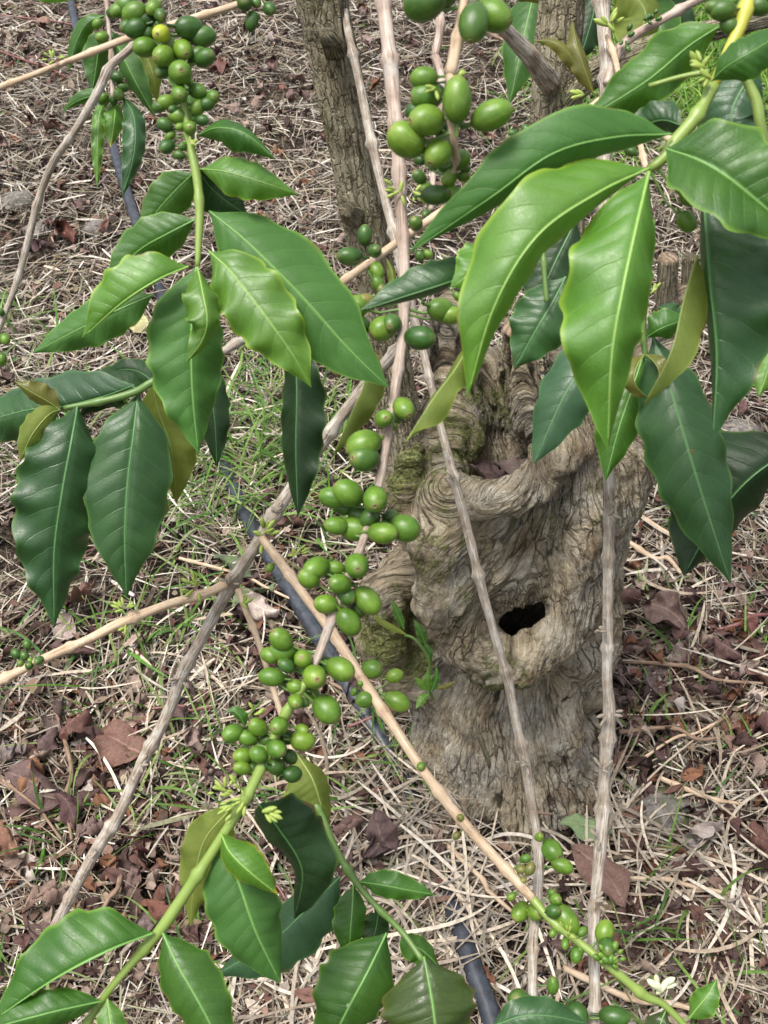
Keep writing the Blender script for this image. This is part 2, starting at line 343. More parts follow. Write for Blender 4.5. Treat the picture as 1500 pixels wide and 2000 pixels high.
# ---------------------------------------------------------------- builders: branches, leaves, berries
def path(pts): return [(*P(x, y, d), r * d / F) for x, y, d, r in pts]
def stem(th, pts, mat='grey', name='stem', node=None, swell=.35, sides=10, rough=.06, seed=0, step=.003):
    k = {'grey': .85, 'pink': .92}.get(mat, 1); me, Q = tube_mesh(name, [(*q[:3], q[3] * k) for q in path(pts)], BM[mat], sides, step, node, swell, rough, seed)
    th.path.append(Q); return th.part(name, me)
PROF = (np.array([0, .03, .08, .16, .28, .42, .55, .68, .78, .86, .92, .965, 1]), np.array([.02, .08, .36, .70, .94, 1, .96, .80, .60, .38, .20, .08, 0]))
PROF2 = (np.array([0, .03, .08, .16, .28, .42, .58, .72, .84, .92, .97, 1]), np.array([.02, .08, .36, .70, .95, 1, .93, .76, .50, .27, .12, 0]))
def leaf(th, pts, wa, wb, mat='mid', wave=.07, waves=3.2, quilt=1.0, curl=.25, twist=0, seed=0, prof=PROF, label=None, far=1, nv=54, nu=20, bites=0, droop=0):
    """pts: midrib (x,y,depth); wa/wb half widths in px on the two sides; a narrower side is folded back in depth (far=1) or forward (-1)"""
    s0 = np.array([P(*p) for p in pts]); mid = resample(s0, .002); L = np.concatenate([[0], np.cumsum(np.linalg.norm(np.diff(mid, axis=0), axis=1))])
    t = np.linspace(0, 1, nv); C = np.stack([np.interp(t * L[-1], L, mid[:, i]) for i in range(3)], 1)
    for _ in range(2): C[1:-1] = (C[:-2] + 2 * C[1:-1] + C[2:]) / 4
    T = np.gradient(C, axis=0); T /= np.linalg.norm(T, axis=1)[:, None]
    V = CP - C; V /= np.linalg.norm(V, axis=1)[:, None]
    S = np.cross(T, V); S /= np.linalg.norm(S, axis=1)[:, None]
    S = -S                                                        # 'a' side: left of screen when the leaf points down
    N = np.cross(T, S); N /= np.linalg.norm(N, axis=1)[:, None]
    N *= np.sign(np.sum(N * V, 1))[:, None]
    if twist:
        a = np.radians(twist) * (t - .2); ca, sa = np.cos(a)[:, None], np.sin(a)[:, None]; S, N = S * ca + N * sa, N * ca - S * sa
    d = np.mean([p[2] for p in pts]); W = max(wa, wb) * d / F * 1.15; Wm = W
    pf = np.interp(t, *prof); pf = np.convolve(np.pad(pf, 2, 'edge'), [.1, .2, .4, .2, .1], 'valid'); pf[0] = .02; pf[-1] = 0.0
    u = np.linspace(-1, 1, nu + 1)
    rs = np.random.default_rng(seed + 100); ph1, ph2 = rs.uniform(0, 6.28, 2); w2 = rs.uniform(.85, 1.2, 2)
    fa = [math.acos(max(.08, min(1, x * 1.0 / max(wa, wb)))) for x in (wa, wb)]
    Vt = np.zeros((nv, nu + 1, 3))
    for j, uu in enumerate(u):
        k = 0 if uu < 0 else 1; au = abs(uu)
        base_f = .12 + fa[k] * (1 if far > 0 else -1)
        ang = base_f * (1 if au else 0)
        wphase = (ph1 if k == 0 else ph2)
        ew = 1 + .05 * np.sin(2 * np.pi * waves * 1.7 * t + wphase * 2) * au**3 + .03 * vn(t * 23, k * 5.0, seed, 3) * au**4
        if bites: ew = ew - bites * np.clip(vn(t * 9, k * 7.0 + 2, seed, 8) - .25, 0, 1) * au**6
        w = W * pf * au * ew
        side = (S if uu > 0 else -S)
        # curl: margins bend away from the viewer
        ca = np.cos(ang + curl * au); sa = np.sin(ang + curl * au)
        pos = C + side * (w * ca)[:, None] - N * (w * sa)[:, None] * 1.0
        env = np.clip(pf * 1.4, 0, 1)
        q = (t * NVEIN - au**1.25 * 1.5) % 1.0
        quil = (1 - (2 * np.abs(q - .5))**2.2) * env * (1 - au**3) * min(1, au * 4)
        wv = np.sin(2 * np.pi * waves * w2[k] * t + wphase) * au**2.2 * env * np.clip(t * 4, 0, 1) + .35 * vn(t * 9, k * 3.0, seed, 2) * au**2 * env
        dz = quilt * .034 * Wm * quil + wave * 2.5 * Wm * wv - (.035 * Wm * env if uu == 0 else 0)
        pos = pos + N * dz[:, None]
        Vt[:, j] = pos
    uvu = np.broadcast_to((u / 2 + .5)[None], (nv, nu + 1)); uvt = np.broadcast_to(t[:, None], (nv, nu + 1))
    VV = Vt.reshape(-1, 3); i = np.arange(nv - 1)[:, None] * (nu + 1); j = np.arange(nu)[None]
    Fq = np.stack([i + j, i + j + 1, i + nu + 1 + j + 1, i + nu + 1 + j], -1).reshape(-1, 4)
    # winding so that the upper face looks at the viewer
    n0 = np.cross(VV[Fq[:, 1]] - VV[Fq[:, 0]], VV[Fq[:, 3]] - VV[Fq[:, 0]]).sum(0)
    if np.dot(n0, CP - C.mean(0)) < 0: Fq = Fq[:, ::-1].copy()
    me = mesh('leaf', VV, Fq, LM[mat], uv=np.stack([uvu, uvt], -1).reshape(-1, 2))
    o = th.part('leaf', me, label)
    rr = np.clip(.026 * W * (1.2 - t) ** 1.3 + .0002, .00022, .0008)
    k = slice(0, int(nv * .97), 2); c2 = Vt[:, nu // 2][k] + N[k] * .0001
    mr, _ = tube_mesh('midrib', np.column_stack([c2, rr[k]]), RM[mat], 6, .004, cap=True, flat=.6)
    sub('midrib', mr, o, th.b); return o

def berry_base():
    nu, nvv = 20, 14; V = []; 
    for i in range(nvv + 1):
        th = math.pi * i / nvv; r = math.sin(th); z = math.cos(th)
        if i <= 1: z -= .035 * (1 - i)
        for j in range(nu):
            a = 2 * math.pi * j / nu; rr = r * (1 - .035 * abs(math.cos(a))**6)
            V.append((rr * .84 * math.cos(a), rr * .84 * math.sin(a), z))
    Fq = [(i * nu + j, (i + 1) * nu + j, (i + 1) * nu + (j + 1) % nu, i * nu + (j + 1) % nu) for i in range(nvv) for j in range(nu)]
    # short stalk at the lower pole
    b = len(V)
    for z, r in ((-.95, .16), (-1.15, .11), (-1.5, .12)):
        for j in range(8): V.append((r * math.cos(j * .785), r * math.sin(j * .785), z))
    for k in range(2): Fq += [(b + k * 8 + j, b + (k + 1) * 8 + j, b + (k + 1) * 8 + (j + 1) % 8, b + k * 8 + (j + 1) % 8) for j in range(8)]
    # calyx rim at the tip
    b = len(V)
    for r, z in ((.19, .955), (.165, 1.0), (.12, 1.0), (.10, .96)):
        for j in range(12): V.append((r * math.cos(j * math.pi / 6), r * math.sin(j * math.pi / 6), z))
    for k in range(3): Fq += [(b + k * 12 + j, b + (k + 1) * 12 + j, b + (k + 1) * 12 + (j + 1) % 12, b + k * 12 + (j + 1) % 12) for j in range(12)]
    return V, Fq
_BV, _BF = berry_base(); BMESH = {k: mesh('berry_' + k, _BV, _BF, m) for k, m in QM.items()}
def stalks(th, T):
    V, Fq = [], []
    for a, b, r0 in T:
        if np.linalg.norm(b - a) > .05: a = b + (a - b) / np.linalg.norm(b - a) * .03
        w = b - a; w = w / (np.linalg.norm(w) + 1e-9); u = np.cross(w, [.3, .5, .8]); u /= np.linalg.norm(u); v = np.cross(w, u); m = (a + b) / 2 - np.array([0, 0, .12 * np.linalg.norm(b - a)]); n0 = len(V)
        for p, q in ((a, 1.5), ((a + m) / 2, 1.0), (m, .9), (b, 1.2)):
            for j in range(6): V.append(p + r0 * q * (u * math.cos(j * 1.0472) + v * math.sin(j * 1.0472)))
        for k in range(3): Fq += [(n0 + k * 6 + j, n0 + k * 6 + (j + 1) % 6, n0 + (k + 1) * 6 + (j + 1) % 6, n0 + (k + 1) * 6 + j) for j in range(6)]
    o = th.part('berry_stalks', mesh('berry_stalks', V, Fq, BM['dgreen'])); o['kind'] = 'stuff'
def berries(th, lst, d=None, mat='g', spread=.5, face=.55, seed=0, name='berry'):
    """lst: (x,y,r[,mat[,angle]]). r is the long half axis in px; each berry leans from the nearest stem point outward"""
    Q = np.vstack(th.path); rs = np.random.default_rng(seed + 5); tubes = []
    for n, b in enumerate(lst):
        x, y, r = b[:3]; mk = b[3] if len(b) > 3 and b[3] else mat
        # nearest stem point in angle
        rel = Q[:, :3] - CP; dd = rel @ FW; qx = 750 + rel[:, 0] / dd * F; qy = 1000 - (rel @ UP) / dd * F
        k = np.argmin((qx - x)**2 + (qy - y)**2); sd_ = dd[k] if d is None else d
        px = math.hypot(qx[k] - x, qy[k] - y); R0 = r * sd_ / F
        off = 0.0 if px > r * 1.5 else math.sqrt(max(0, (r * 1.25)**2 - min(px, r * 1.2)**2)) * sd_ / F
        off *= rs.choice([1, 1, -.6]) if px > r * .6 else 1
        off += rs.uniform(-.3, .5) * R0
        dc = sd_ - off; c = P(x, y, dc); sp_ = Q[k, :3]
        ax = c - sp_; ax = ax / (np.linalg.norm(ax) + 1e-9)
        if len(b) > 4: a = math.radians(b[4]); ax = RT * math.cos(a) + UP * math.sin(a) - FW * .25
        else: ax = ax * .9 - FW * face * rs.uniform(-.1, 1.2) + rs.normal(0, .30, 3) - np.array([0, 0, .2])
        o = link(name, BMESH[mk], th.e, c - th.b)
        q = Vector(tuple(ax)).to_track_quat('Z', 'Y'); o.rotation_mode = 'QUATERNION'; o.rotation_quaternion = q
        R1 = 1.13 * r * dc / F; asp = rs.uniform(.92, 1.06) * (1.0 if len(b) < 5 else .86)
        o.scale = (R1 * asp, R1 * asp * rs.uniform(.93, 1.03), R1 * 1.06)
        tubes.append((sp_, c, max(.0006, R1 * .11)))
    if tubes: stalks(th, tubes)
def bud_mesh(mat):
    V, Fq = [], []; prof = [(-1, .25), (-.6, .42), (0, .5), (.5, .42), (.85, .2), (1, .03)]
    for z, r in prof:
        for j in range(8): V.append((r * math.cos(j * .785), r * math.sin(j * .785), z))
    for k in range(5): Fq += [(k * 8 + j, k * 8 + (j + 1) % 8, (k + 1) * 8 + (j + 1) % 8, (k + 1) * 8 + j) for j in range(8)]
    return mesh('bud', V, Fq, mat)
BUDM, FLWM = bud_mesh(BUD), bud_mesh(FLW)
def buds(th, x, y, d, n, r, spread, ang=90, seed=0, me=None, name='bud'):
    rs = np.random.default_rng(seed + 50)
    for _ in range(n):
        a = math.radians(ang + rs.normal(0, 55)); l = rs.uniform(.2, 1) * spread
        px, py = x + l * math.cos(a), y - l * math.sin(a); c = P(px, py, d - rs.uniform(0, 1) * r * d / F)
        o = link(name, me or BUDM, th.e, c - th.b); v = Vector(tuple(RT * math.cos(a) + UP * math.sin(a) - FW * rs.uniform(-.2, .7)))
        o.rotation_mode = 'QUATERNION'; o.rotation_quaternion = v.to_track_quat('Z', 'Y'); s = r * d / F * rs.uniform(.7, 1.2)
        o.scale = (s * .8, s * .8, s)

# ================================================================ LARGE STRUCTURE: ground
def ground():
    xs = np.concatenate([np.linspace(-60, -2.2, 40), np.linspace(-2.15, 2.15, 260), np.linspace(2.2, 60, 40)])
    ys = np.concatenate([np.linspace(-60, 0, 30), np.linspace(.03, 4.6, 280), np.linspace(4.8, 90, 50)])
    X, Y = np.meshgrid(xs, ys); Z = gz(X, Y) + .006 * fbm(X * 22, Y * 22, 0, 3, 11) - .004
    n, k = len(ys), len(xs); i = np.arange(n - 1)[:, None] * k; j = np.arange(k - 1)[None]
    Fq = np.stack([i + j, i + j + 1, i + k + j + 1, i + k + j], -1).reshape(-1, 4)
    m = NT('soil'); oc = m.coords().outputs['Object']; n1 = m.noise(oc, 9, 5, .6); n2 = m.noise(oc, 140, 5, .7)
    c = m.ramp(m.math('ADD', m.math('MULTIPLY', n1, .25), m.math('MULTIPLY', n2, .75)), [(.38, (.012, .009, .007)), (.5, (.060, .044, .032)), (.6, (.19, .15, .11))])
    far = m.new('ShaderNodeSeparateXYZ'); m.link(oc, far.inputs[0])
    gm = m.mapr(m.math('ADD', far.outputs[1], m.math('MULTIPLY', n1, 3)), 6, 8); gc = m.ramp(m.noise(oc, 60, 4, .7), [(.35, (.035, .06, .015)), (.65, (.10, .16, .03))])
    c = m.mix(gm, c, gc)
    m.col(c); m.rough(.95, .2); m.bump(m.math('ADD', n2, m.noise(oc, 420, 4, .8)), .010, 1.0)
    o = link('ground', mesh('ground', np.stack([X, Y, Z], -1).reshape(-1, 3), Fq, m.m)); o['kind'] = 'structure'
ground()

# ================================================================ the gnarled coffee tree
def surface_nets(Dm, o, h):
    s = Dm < 0; nx, ny, nz = Dm.shape
    cs = np.zeros((nx - 1, ny - 1, nz - 1), np.uint8)
    for a in (0, 1):
        for b in (0, 1):
            for c in (0, 1): cs += s[a:nx - 1 + a, b:ny - 1 + b, c:nz - 1 + c]
    cell = (cs > 0) & (cs < 8); idx = np.argwhere(cell); vid = np.full(cell.shape, -1, np.int64); vid[cell] = np.arange(len(idx))
    acc = np.zeros((len(idx), 3)); cnt = np.zeros(len(idx)); X, Y, Z = idx.T
    cor = [(a, b, c) for a in (0, 1) for b in (0, 1) for c in (0, 1)]
    for a in cor:
        for k in range(3):
            if a[k]: continue
            b = list(a); b[k] = 1
            d0 = Dm[X + a[0], Y + a[1], Z + a[2]]; d1 = Dm[X + b[0], Y + b[1], Z + b[2]]; m = (d0 < 0) != (d1 < 0)
            t = np.where(m, d0 / np.where(m, d0 - d1, 1), 0); p = np.stack([np.full(len(t), a[0]), np.full(len(t), a[1]), np.full(len(t), a[2])], 1).astype(float); p[:, k] += t
            acc[m] += p[m]; cnt[m] += 1
    V = (idx + acc / cnt[:, None]) * h + o; Fs = []
    for k in range(3):
        o1, o2 = [(1, 2), (2, 0), (0, 1)][k]
        sl0 = [slice(1, n - 1) for n in Dm.shape]; sl0[k] = slice(0, Dm.shape[k] - 1); sl1 = list(sl0); sl1[k] = slice(1, Dm.shape[k])
        ed = s[tuple(sl0)] != s[tuple(sl1)]; pos = np.argwhere(ed); flip = s[tuple(sl0)][ed]
        pos = pos + np.array([sl.start for sl in sl0]); q = []
        for u, v in ((0, 0), (1, 0), (1, 1), (0, 1)):
            p = pos.copy(); p[:, o1] -= u; p[:, o2] -= v; q.append(vid[p[:, 0], p[:, 1], p[:, 2]])
        q = np.stack(q, 1); q[~flip] = q[~flip][:, ::-1]; Fs.append(q)
    Fs = np.vstack(Fs); return V, Fs[(Fs >= 0).all(1)][:, ::-1]
def stump_mesh():
    H = .0024; lo = np.array([-.06, .62, -.10]); hi = np.array([.36, 1.16, .84])
    xs = [np.arange(lo[i], hi[i], H) for i in range(3)]; X, Y, Z = np.meshgrid(*xs, indexing='ij', sparse=True)
    X = X.astype(np.float32); Y = Y.astype(np.float32); Z = Z.astype(np.float32)
    D = np.full((len(xs[0]), len(xs[1]), len(xs[2])), .3, np.float32)
    def box(a, b, m):
        return tuple(slice(max(0, int((min(a[i], b[i]) - m - lo[i]) / H)), min(len(xs[i]), int((max(a[i], b[i]) + m - lo[i]) / H) + 1)) for i in range(3))
    def caps(p, q, r0, r1, sl):
        x, y, z = X[sl[0]], Y[:, sl[1]], Z[:, :, sl[2]]; ab = q - p; L2 = float(ab @ ab) + 1e-9
        t = np.clip(((x - p[0]) * ab[0] + (y - p[1]) * ab[1] + (z - p[2]) * ab[2]) / L2, 0, 1)
        return np.sqrt((x - p[0] - ab[0] * t)**2 + (y - p[1] - ab[1] * t)**2 + (z - p[2] - ab[2] * t)**2) - (r0 + (r1 - r0) * t)
    def add(pts, k=.014, cut=None):
        W = [PY(x, y, Yw) for x, y, Yw, r in pts]; Rr = [pxm(p[3], w) for p, w in zip(pts, W)]
        if cut is not None: cn = np.array(cut, float); cn /= np.linalg.norm(cn)
        for i in range(len(W) - 1):
            m = max(Rr[i], Rr[i + 1]) + .06; sl = box(W[i], W[i + 1], m); d = caps(W[i], W[i + 1], Rr[i], Rr[i + 1], sl)
            if cut is not None:
                d = np.maximum(d, (X[sl[0]] - W[0][0]) * cn[0] + (Y[:, sl[1]] - W[0][1]) * cn[1] + (Z[:, :, sl[2]] - W[0][2]) * cn[2])
            e = D[sl]; h = np.clip(.5 + .5 * (e - d) / k, 0, 1); D[sl] = e + (d - e) * h - k * h * (1 - h)
    def subt(pts, k=.008, world=False):
        W = [PY(x, y, Yw) for x, y, Yw, r in pts]; Rr = [pxm(p[3], w) for p, w in zip(pts, W)]
        for i in range(len(W) - 1):
            m = max(Rr[i], Rr[i + 1]) + .03; sl = box(W[i], W[i + 1], m); d = -caps(W[i], W[i + 1], Rr[i], Rr[i + 1], sl)
            e = D[sl]; h = np.clip(.5 - .5 * (e - d) / k, 0, 1); D[sl] = e + (d - e) * h + k * h * (1 - h)
    add([(1034, 1800, .855, 188), (1026, 1680, .868, 172), (1010, 1520, .912, 160), (985, 1330, .965, 150)], .02)
    add([(1196, 1760, .86, 42), (1178, 1640, .872, 38), (1140, 1440, .92, 42)], .02)
    add([(892, 1760, .84, 38), (884, 1640, .852, 38), (858, 1450, .915, 42), (850, 1330, .94, 50)], .02)
    add([(985, 1330, .965, 150), (990, 1150, .99, 120), (985, 1010, 1.0, 105)], .012)
    add([(1135, 1360, .93, 38), (1140, 1260, .92, 60), (1150, 1130, .925, 62), (1165, 1000, .94, 66), (1205, 880, .96, 58), (1290, 690, 1.0, 42), (1318, 585, 1.02, 38)], .010, None)
    add([(1165, 1000, .905, 40), (1128, 1120, .885, 34), (1112, 1200, .88, 30)], .008)
    add([(868, 975, .878, 46), (855, 1060, .860, 50), (866, 1160, .852, 52), (905, 1250, .852, 46), (962, 1296, .852, 42), (1030, 1290, .852, 40), (1088, 1240, .864, 38), (1130, 1160, .89, 42)], .016)
    add([(940, 1000, .900, 62), (960, 1100, .905, 66), (985, 1200, .91, 60)], .02)
    add([(1040, 1010, .915, 60), (1050, 1110, .915, 60)], .02)
    add([(850, 985, .895, 34), (880, 962, .875, 30), (940, 975, .868, 30), (1000, 972, .87, 32), (1045, 948, .885, 34), (1075, 900, .90, 40)], .016)
    add([(860, 930, .97, 52), (880, 830, 1.0, 60), (885, 720, 1.02, 40), (880, 612, 1.03, 37)], .014)
    add([(960, 930, 1.03, 90), (950, 870, 1.035, 70), (950, 790, 1.04, 56), (960, 720, 1.05, 35)], .014)
    add([(1050, 900, .99, 50), (1060, 960, .96, 55)], .014)
    add([(1016, 640, 1.0, 33), (1024, 760, .985, 33), (1040, 860, .965, 34), (1060, 960, .93, 30)], .008, cut=(0, -.12, 1))
    add([(1130, 950, .935, 72), (1125, 850, .955, 66), (1140, 780, .97, 54), (1110, 690, .99, 42)], .012)
    add([(1215, 960, .955, 50), (1225, 880, .97, 55)], .014)
    add([(1120, 870, .912, 30), (1080, 905, .905, 24)], .012)
    add([(800, 880, .965, 38), (790, 950, .955, 32), (815, 1010, .945, 40), (850, 1100, .945, 60)], .014)
    add([(795, 1100, .93, 36), (755, 1160, .90, 40), (748, 1250, .90, 46), (790, 1310, .92, 50), (850, 1340, .94, 50)], .010)
    add([(830, 1120, .94, 50), (830, 1250, .94, 60)], .02)
    add([(1110, 1340, .90, 30), (1080, 1430, .88, 40), (1000, 1450, .88, 40), (940, 1400, .885, 34)], .022)
    add([(1262, 1700, .92, 14), (1205, 1650, .90, 22), (1160, 1560, .90, 26)], .02)
    for k, (px, w) in enumerate(((870, 18), (925, 20), (985, 22), (1050, 20), (1110, 22))):
        add([(px + 24, 1780, .772 + abs(px - 990) * .00020, w), (px + 26, 1660, .795 + abs(px - 990) * .00016, w * .9), (px + 28 - k * 9, 1470, .868, w * .8)], .014)
    # bowl, knot hole, valley and cracks
    subt([(945, 895, .945, 44), (1005, 892, .950, 44)], .010)
    subt([(975, 930, .935, 40), (975, 955, .935, 24)], .01)
    for hx, hy, k in ((984, 1221, .75), (995, 1217, .95), (1006, 1212, 1.0), (1018, 1205, 1.0), (1030, 1200, 1.0), (1041, 1196, .9), (1051, 1193, .75)):
        subt([(hx, hy, .80, 17 * k), (hx, hy, .86, 18 * k), (hx, hy, .90, 30 * k), (hx, hy, .96, 38)], .003)
    subt([(1012, 1230, .93, 40), (1010, 1330, .95, 40)], .006)
    subt([(1078, 975, .835, 12), (1076, 1060, .835, 15), (1066, 1120, .835, 16), (1045, 1160, .835, 16)], .016)
    subt([(985, 1130, .805, 46), (1030, 1080, .805, 46), (1035, 1020, .81, 34)], .024)
    subt([(797, 1070, .87, 6), (812, 1180, .86, 10), (850, 1320, .85, 12), (900, 1380, .835, 9)], .010)
    
    subt([(1062, 950, .845, 6), (1095, 1000, .845, 8)], .02)
    # coarse lumps
    V, Fq = surface_nets(D, lo + 0.0, H)
    e = 1.5; g = []
    ci = ((V - lo) / H)
    def samp(c):
        c = np.clip(c, 0, np.array(D.shape) - 1.001); i = c.astype(int); f = c - i; r = 0
        for a in (0, 1):
            for b in (0, 1):
                for k in (0, 1):
                    r = r + (f[:, 0] if a else 1 - f[:, 0]) * (f[:, 1] if b else 1 - f[:, 1]) * (f[:, 2] if k else 1 - f[:, 2]) * D[i[:, 0] + a, i[:, 1] + b, i[:, 2] + k]
        return r
    for k in range(3):
        dv = np.zeros(3); dv[k] = e; g.append(samp(ci + dv) - samp(ci - dv))
    Nn = np.stack(g, 1); Nn /= np.linalg.norm(Nn, axis=1)[:, None] + 1e-9
    # fibre coordinate: runs up the trunk, parts round the hole, the knot and the bowl
    x, y, z = V.T; cx = .155 + .05 * np.clip((z - .3) / .4, 0, 1)
    psi = np.arctan2(x - cx, -(y - .965)) * .125
    zz = z.copy(); br = fbm(x * 14, y * 14, z * 14, 2, 31); psi = psi + .007 * br
    def locus(px, py, Yw): p = PY(px, py, Yw); return math.atan2(p[0] - (.155 + .05 * np.clip((p[2] - .3) / .4, 0, 1)), -(p[1] - .965)) * .125, p[2]
    for (px, py, Yw, R0, s) in ((1012, 1190, .86, .062, 1), (1112, 885, .88, .045, 1), (975, 915, .87, .075, 1), (1080, 1060, .88, .02, .2)):
        a, b = locus(px, py, Yw); dx, dz = psi - a, (z - b); r2 = dx * dx + dz * dz; w = R0 * R0 / np.maximum(r2, (R0 * .42)**2)
        psi = a + dx * (1 - s * w * .42); zz = zz + dz * .1 * w * s
    # rings about the knot
    kp = PY(1108, 885, .875); kd = np.sqrt((x - kp[0])**2 * 1.2 + (y - kp[1])**2 * .4 + (z - kp[2])**2 * 1.6)
    kw = np.clip(1 - kd / .05, 0, 1); psi = psi * (1 - kw) + kd * kw * 1.3
    low = np.clip((.22 - z) / .2, 0, 1)
    rid = 1 - np.abs(vn(psi * 125, zz * 30, br, 41)) * 2; rid2 = 1 - np.abs(vn(psi * 260, zz * 70, br * 2, 42)) * 2
    pl = fbm(psi * 60, zz * 12, 0, 3, 43); cell = np.abs(vn(x * 110, y * 110, z * 45, 44)); big = fbm(x * 22, y * 22, z * 18, 3, 45); flake = np.floor(2.5 * vn(psi * 48, zz * 17, br * .6, 48) + .6 * vn(psi * 170, zz * 60, 0, 49)) / 2.5
    crack = np.clip(1 - np.abs(vn(psi * 85, zz * 9, 3.3, 46)) * 9, 0, 1) * np.clip(vn(x * 12, y * 12, z * 9, 47) + .55, 0, 1)
    disp = .0020 * rid + .0014 * rid2 + .0016 * np.abs(vn(psi * 40, zz * 16, br, 51)) * 2 + .0024 * pl + .0042 * big * (.6 + .9 * low) + .0016 * cell + .0022 * flake - .0055 * crack
    V2 = V + Nn * disp[:, None]
    hgt = np.clip(.5 + .22 * rid + .14 * rid2 + .25 * pl - .8 * crack, 0, 1)
    mossy = np.zeros(len(V))
    for px, py, Yw, rr, k in ((800, 920, .93, .06, 1.0), (900, 850, .98, .06, .75), (950, 800, 1.0, .06, .6), (770, 1240, .88, .07, .8), (830, 1300, .88, .05, .9), (860, 1080, .85, .07, .45), (960, 1330, .83, .08, .5), (905, 1200, .82, .06, .35), (1060, 1000, .88, .06, .4), (1180, 950, .9, .06, .3), (870, 940, .9, .05, .9), (1230, 1000, .93, .05, .4)):
        p = PY(px, py, Yw); mossy = np.maximum(mossy, k * np.exp(-((V - p)**2).sum(1) / (rr * .8)**2))
    keep = V2[:, 2] > -.1
    print('stump verts', len(V))
    return V2, Fq, psi, zz, hgt, mossy
def stump_mat():
    m = NT('bark_gnarled_stump'); oc = m.coords().outputs['Object']
    cm = m.new('ShaderNodeCombineXYZ'); m.link(m.attr('psi').outputs['Fac'], cm.inputs[0]); m.link(m.attr('zz').outputs['Fac'], cm.inputs[1]); q = cm.outputs[0]
    hg = m.attr('hgt').outputs['Fac']; ms = m.attr('moss').outputs['Fac']
    f1 = m.noise(m.scale(q, (360, 75, 1)), 1, 6, .7, .6); f2 = m.noise(m.scale(q, (110, 22, 1)), 1, 4, .6, .8); n1 = m.noise(oc, 14, 4, .6); n2 = m.noise(oc, 380, 4, .7)
    def plates(sc, w):
        wb = m.new('ShaderNodeTexNoise'); wb.inputs['Scale'].default_value = 1; wb.inputs['Detail'].default_value = 4; m.link(m.scale(q, (sc[0] * .8, sc[1] * 1.5, 1)), wb.inputs['Vector'])
        ad = m.new('ShaderNodeVectorMath', operation='MULTIPLY_ADD'); m.link(wb.outputs['Color'], ad.inputs[0]); ad.inputs[1].default_value = (1.3, 1.3, 0); m.link(m.scale(q, (sc[0], sc[1], 1)), ad.inputs[2])
        vo = m.new('ShaderNodeTexVoronoi', feature='DISTANCE_TO_EDGE'); vo.inputs['Scale'].default_value = 1; m.link(ad.outputs[0], vo.inputs['Vector']); return m.mapr(vo.outputs[0], 0, w, 1, 0)
    p1 = plates((120, 30), .09); p2 = plates((300, 90), .14)
    t = m.math('ADD', m.math('MULTIPLY', f1, .42), m.math('ADD', m.math('MULTIPLY', f2, .33), m.math('MULTIPLY', n2, .25)))
    c = m.ramp(t, [(.34, (.13, .10, .065)), (.44, (.33, .265, .175)), (.54, (.50, .425, .305)), (.63, (.70, .64, .51))])
    grey = m.ramp(t, [(.34, (.17, .145, .115)), (.47, (.43, .395, .325)), (.62, (.74, .70, .62))])
    c = m.mix(m.mapr(n1, .45, .6, 0, .8), c, grey)
    red = m.mapr(m.noise(oc, 24, 3), .58, .68, 0, .5); c = m.mix(red, c, m.ramp(t, [(.35, (.09, .045, .025)), (.65, (.36, .22, .13))]))
    cr = m.mapr(hg, .30, .05); c = m.mix(m.math('MULTIPLY', cr, .85), c, (.022, .016, .010))
    fc = m.mapr(f1, .40, .34, 0, .6); c = m.mix(fc, c, (.04, .03, .018)); v1 = m.mapr(m.noise(oc, 22, 4, .6), .40, .62, .15, .85); v2 = m.mapr(m.noise(oc, 31, 4, .6), .45, .65, 0, .55); c = m.mix(m.math('MULTIPLY', p1, v1), c, (.040, .029, .018)); c = m.mix(m.math('MULTIPLY', p2, v2), c, (.07, .052, .034)); c = m.mix(m.mapr(m.noise(oc, 9, 5, .65), .50, .66, 0, .55), c, (.13, .10, .062)); c = m.mix(m.mapr(m.noise(q, 60, 5, .7), .60, .68, 0, .6), c, (.055, .042, .028))
    mo = m.math('MULTIPLY', m.mapr(m.math('ADD', m.noise(oc, 55, 5, .7), m.math('MULTIPLY', ms, .34)), .58, .74), m.mapr(ms, 0, .5, .55, .95))
    mc = m.ramp(m.noise(oc, 300, 4, .7), [(.35, (.050, .056, .018)), (.5, (.13, .145, .045)), (.66, (.27, .28, .11))])
    c = m.mix(mo, c, mc)
    li = m.mapr(m.noise(oc, 75, 5, .75), .64, .70, 0, .55); c = m.mix(li, c, (.36, .38, .28))
    m.col(c); m.rough(.92, .2)
    h = m.math('SUBTRACT', m.math('ADD', m.math('ADD', m.math('MULTIPLY', f1, 1.1), m.math('MULTIPLY', f2, .5)), m.math('ADD', m.math('MULTIPLY', n2, .55), m.math('MULTIPLY', mo, .3))), m.math('ADD', m.math('MULTIPLY', m.math('MULTIPLY', p1, v1), .8), m.math('MULTIPLY', m.math('MULTIPLY', p2, v2), .4)))
    m.bump(h, .0055, 1.0); return m.m
def wood_cut_mat():
    m = NT('weathered_cut_wood'); oc = m.coords().outputs['Object']
    w = m.new('ShaderNodeTexWave', wave_type='RINGS', rings_direction='Z'); w.inputs['Scale'].default_value = 55; w.inputs['Distortion'].default_value = 5; w.inputs['Detail'].default_value = 3; m.link(oc, w.inputs[0])
    c = m.mix(w.outputs[1], (.20, .14, .09), (.34, .26, .19)); c = m.mix(m.mapr(m.noise(oc, 120, 4, .7), .5, .7), c, (.11, .08, .055)); m.col(c); m.rough(.9, .2); m.bump(m.noise(oc, 400, 3), .001, .8); return m.m
CUTM = wood_cut_mat()
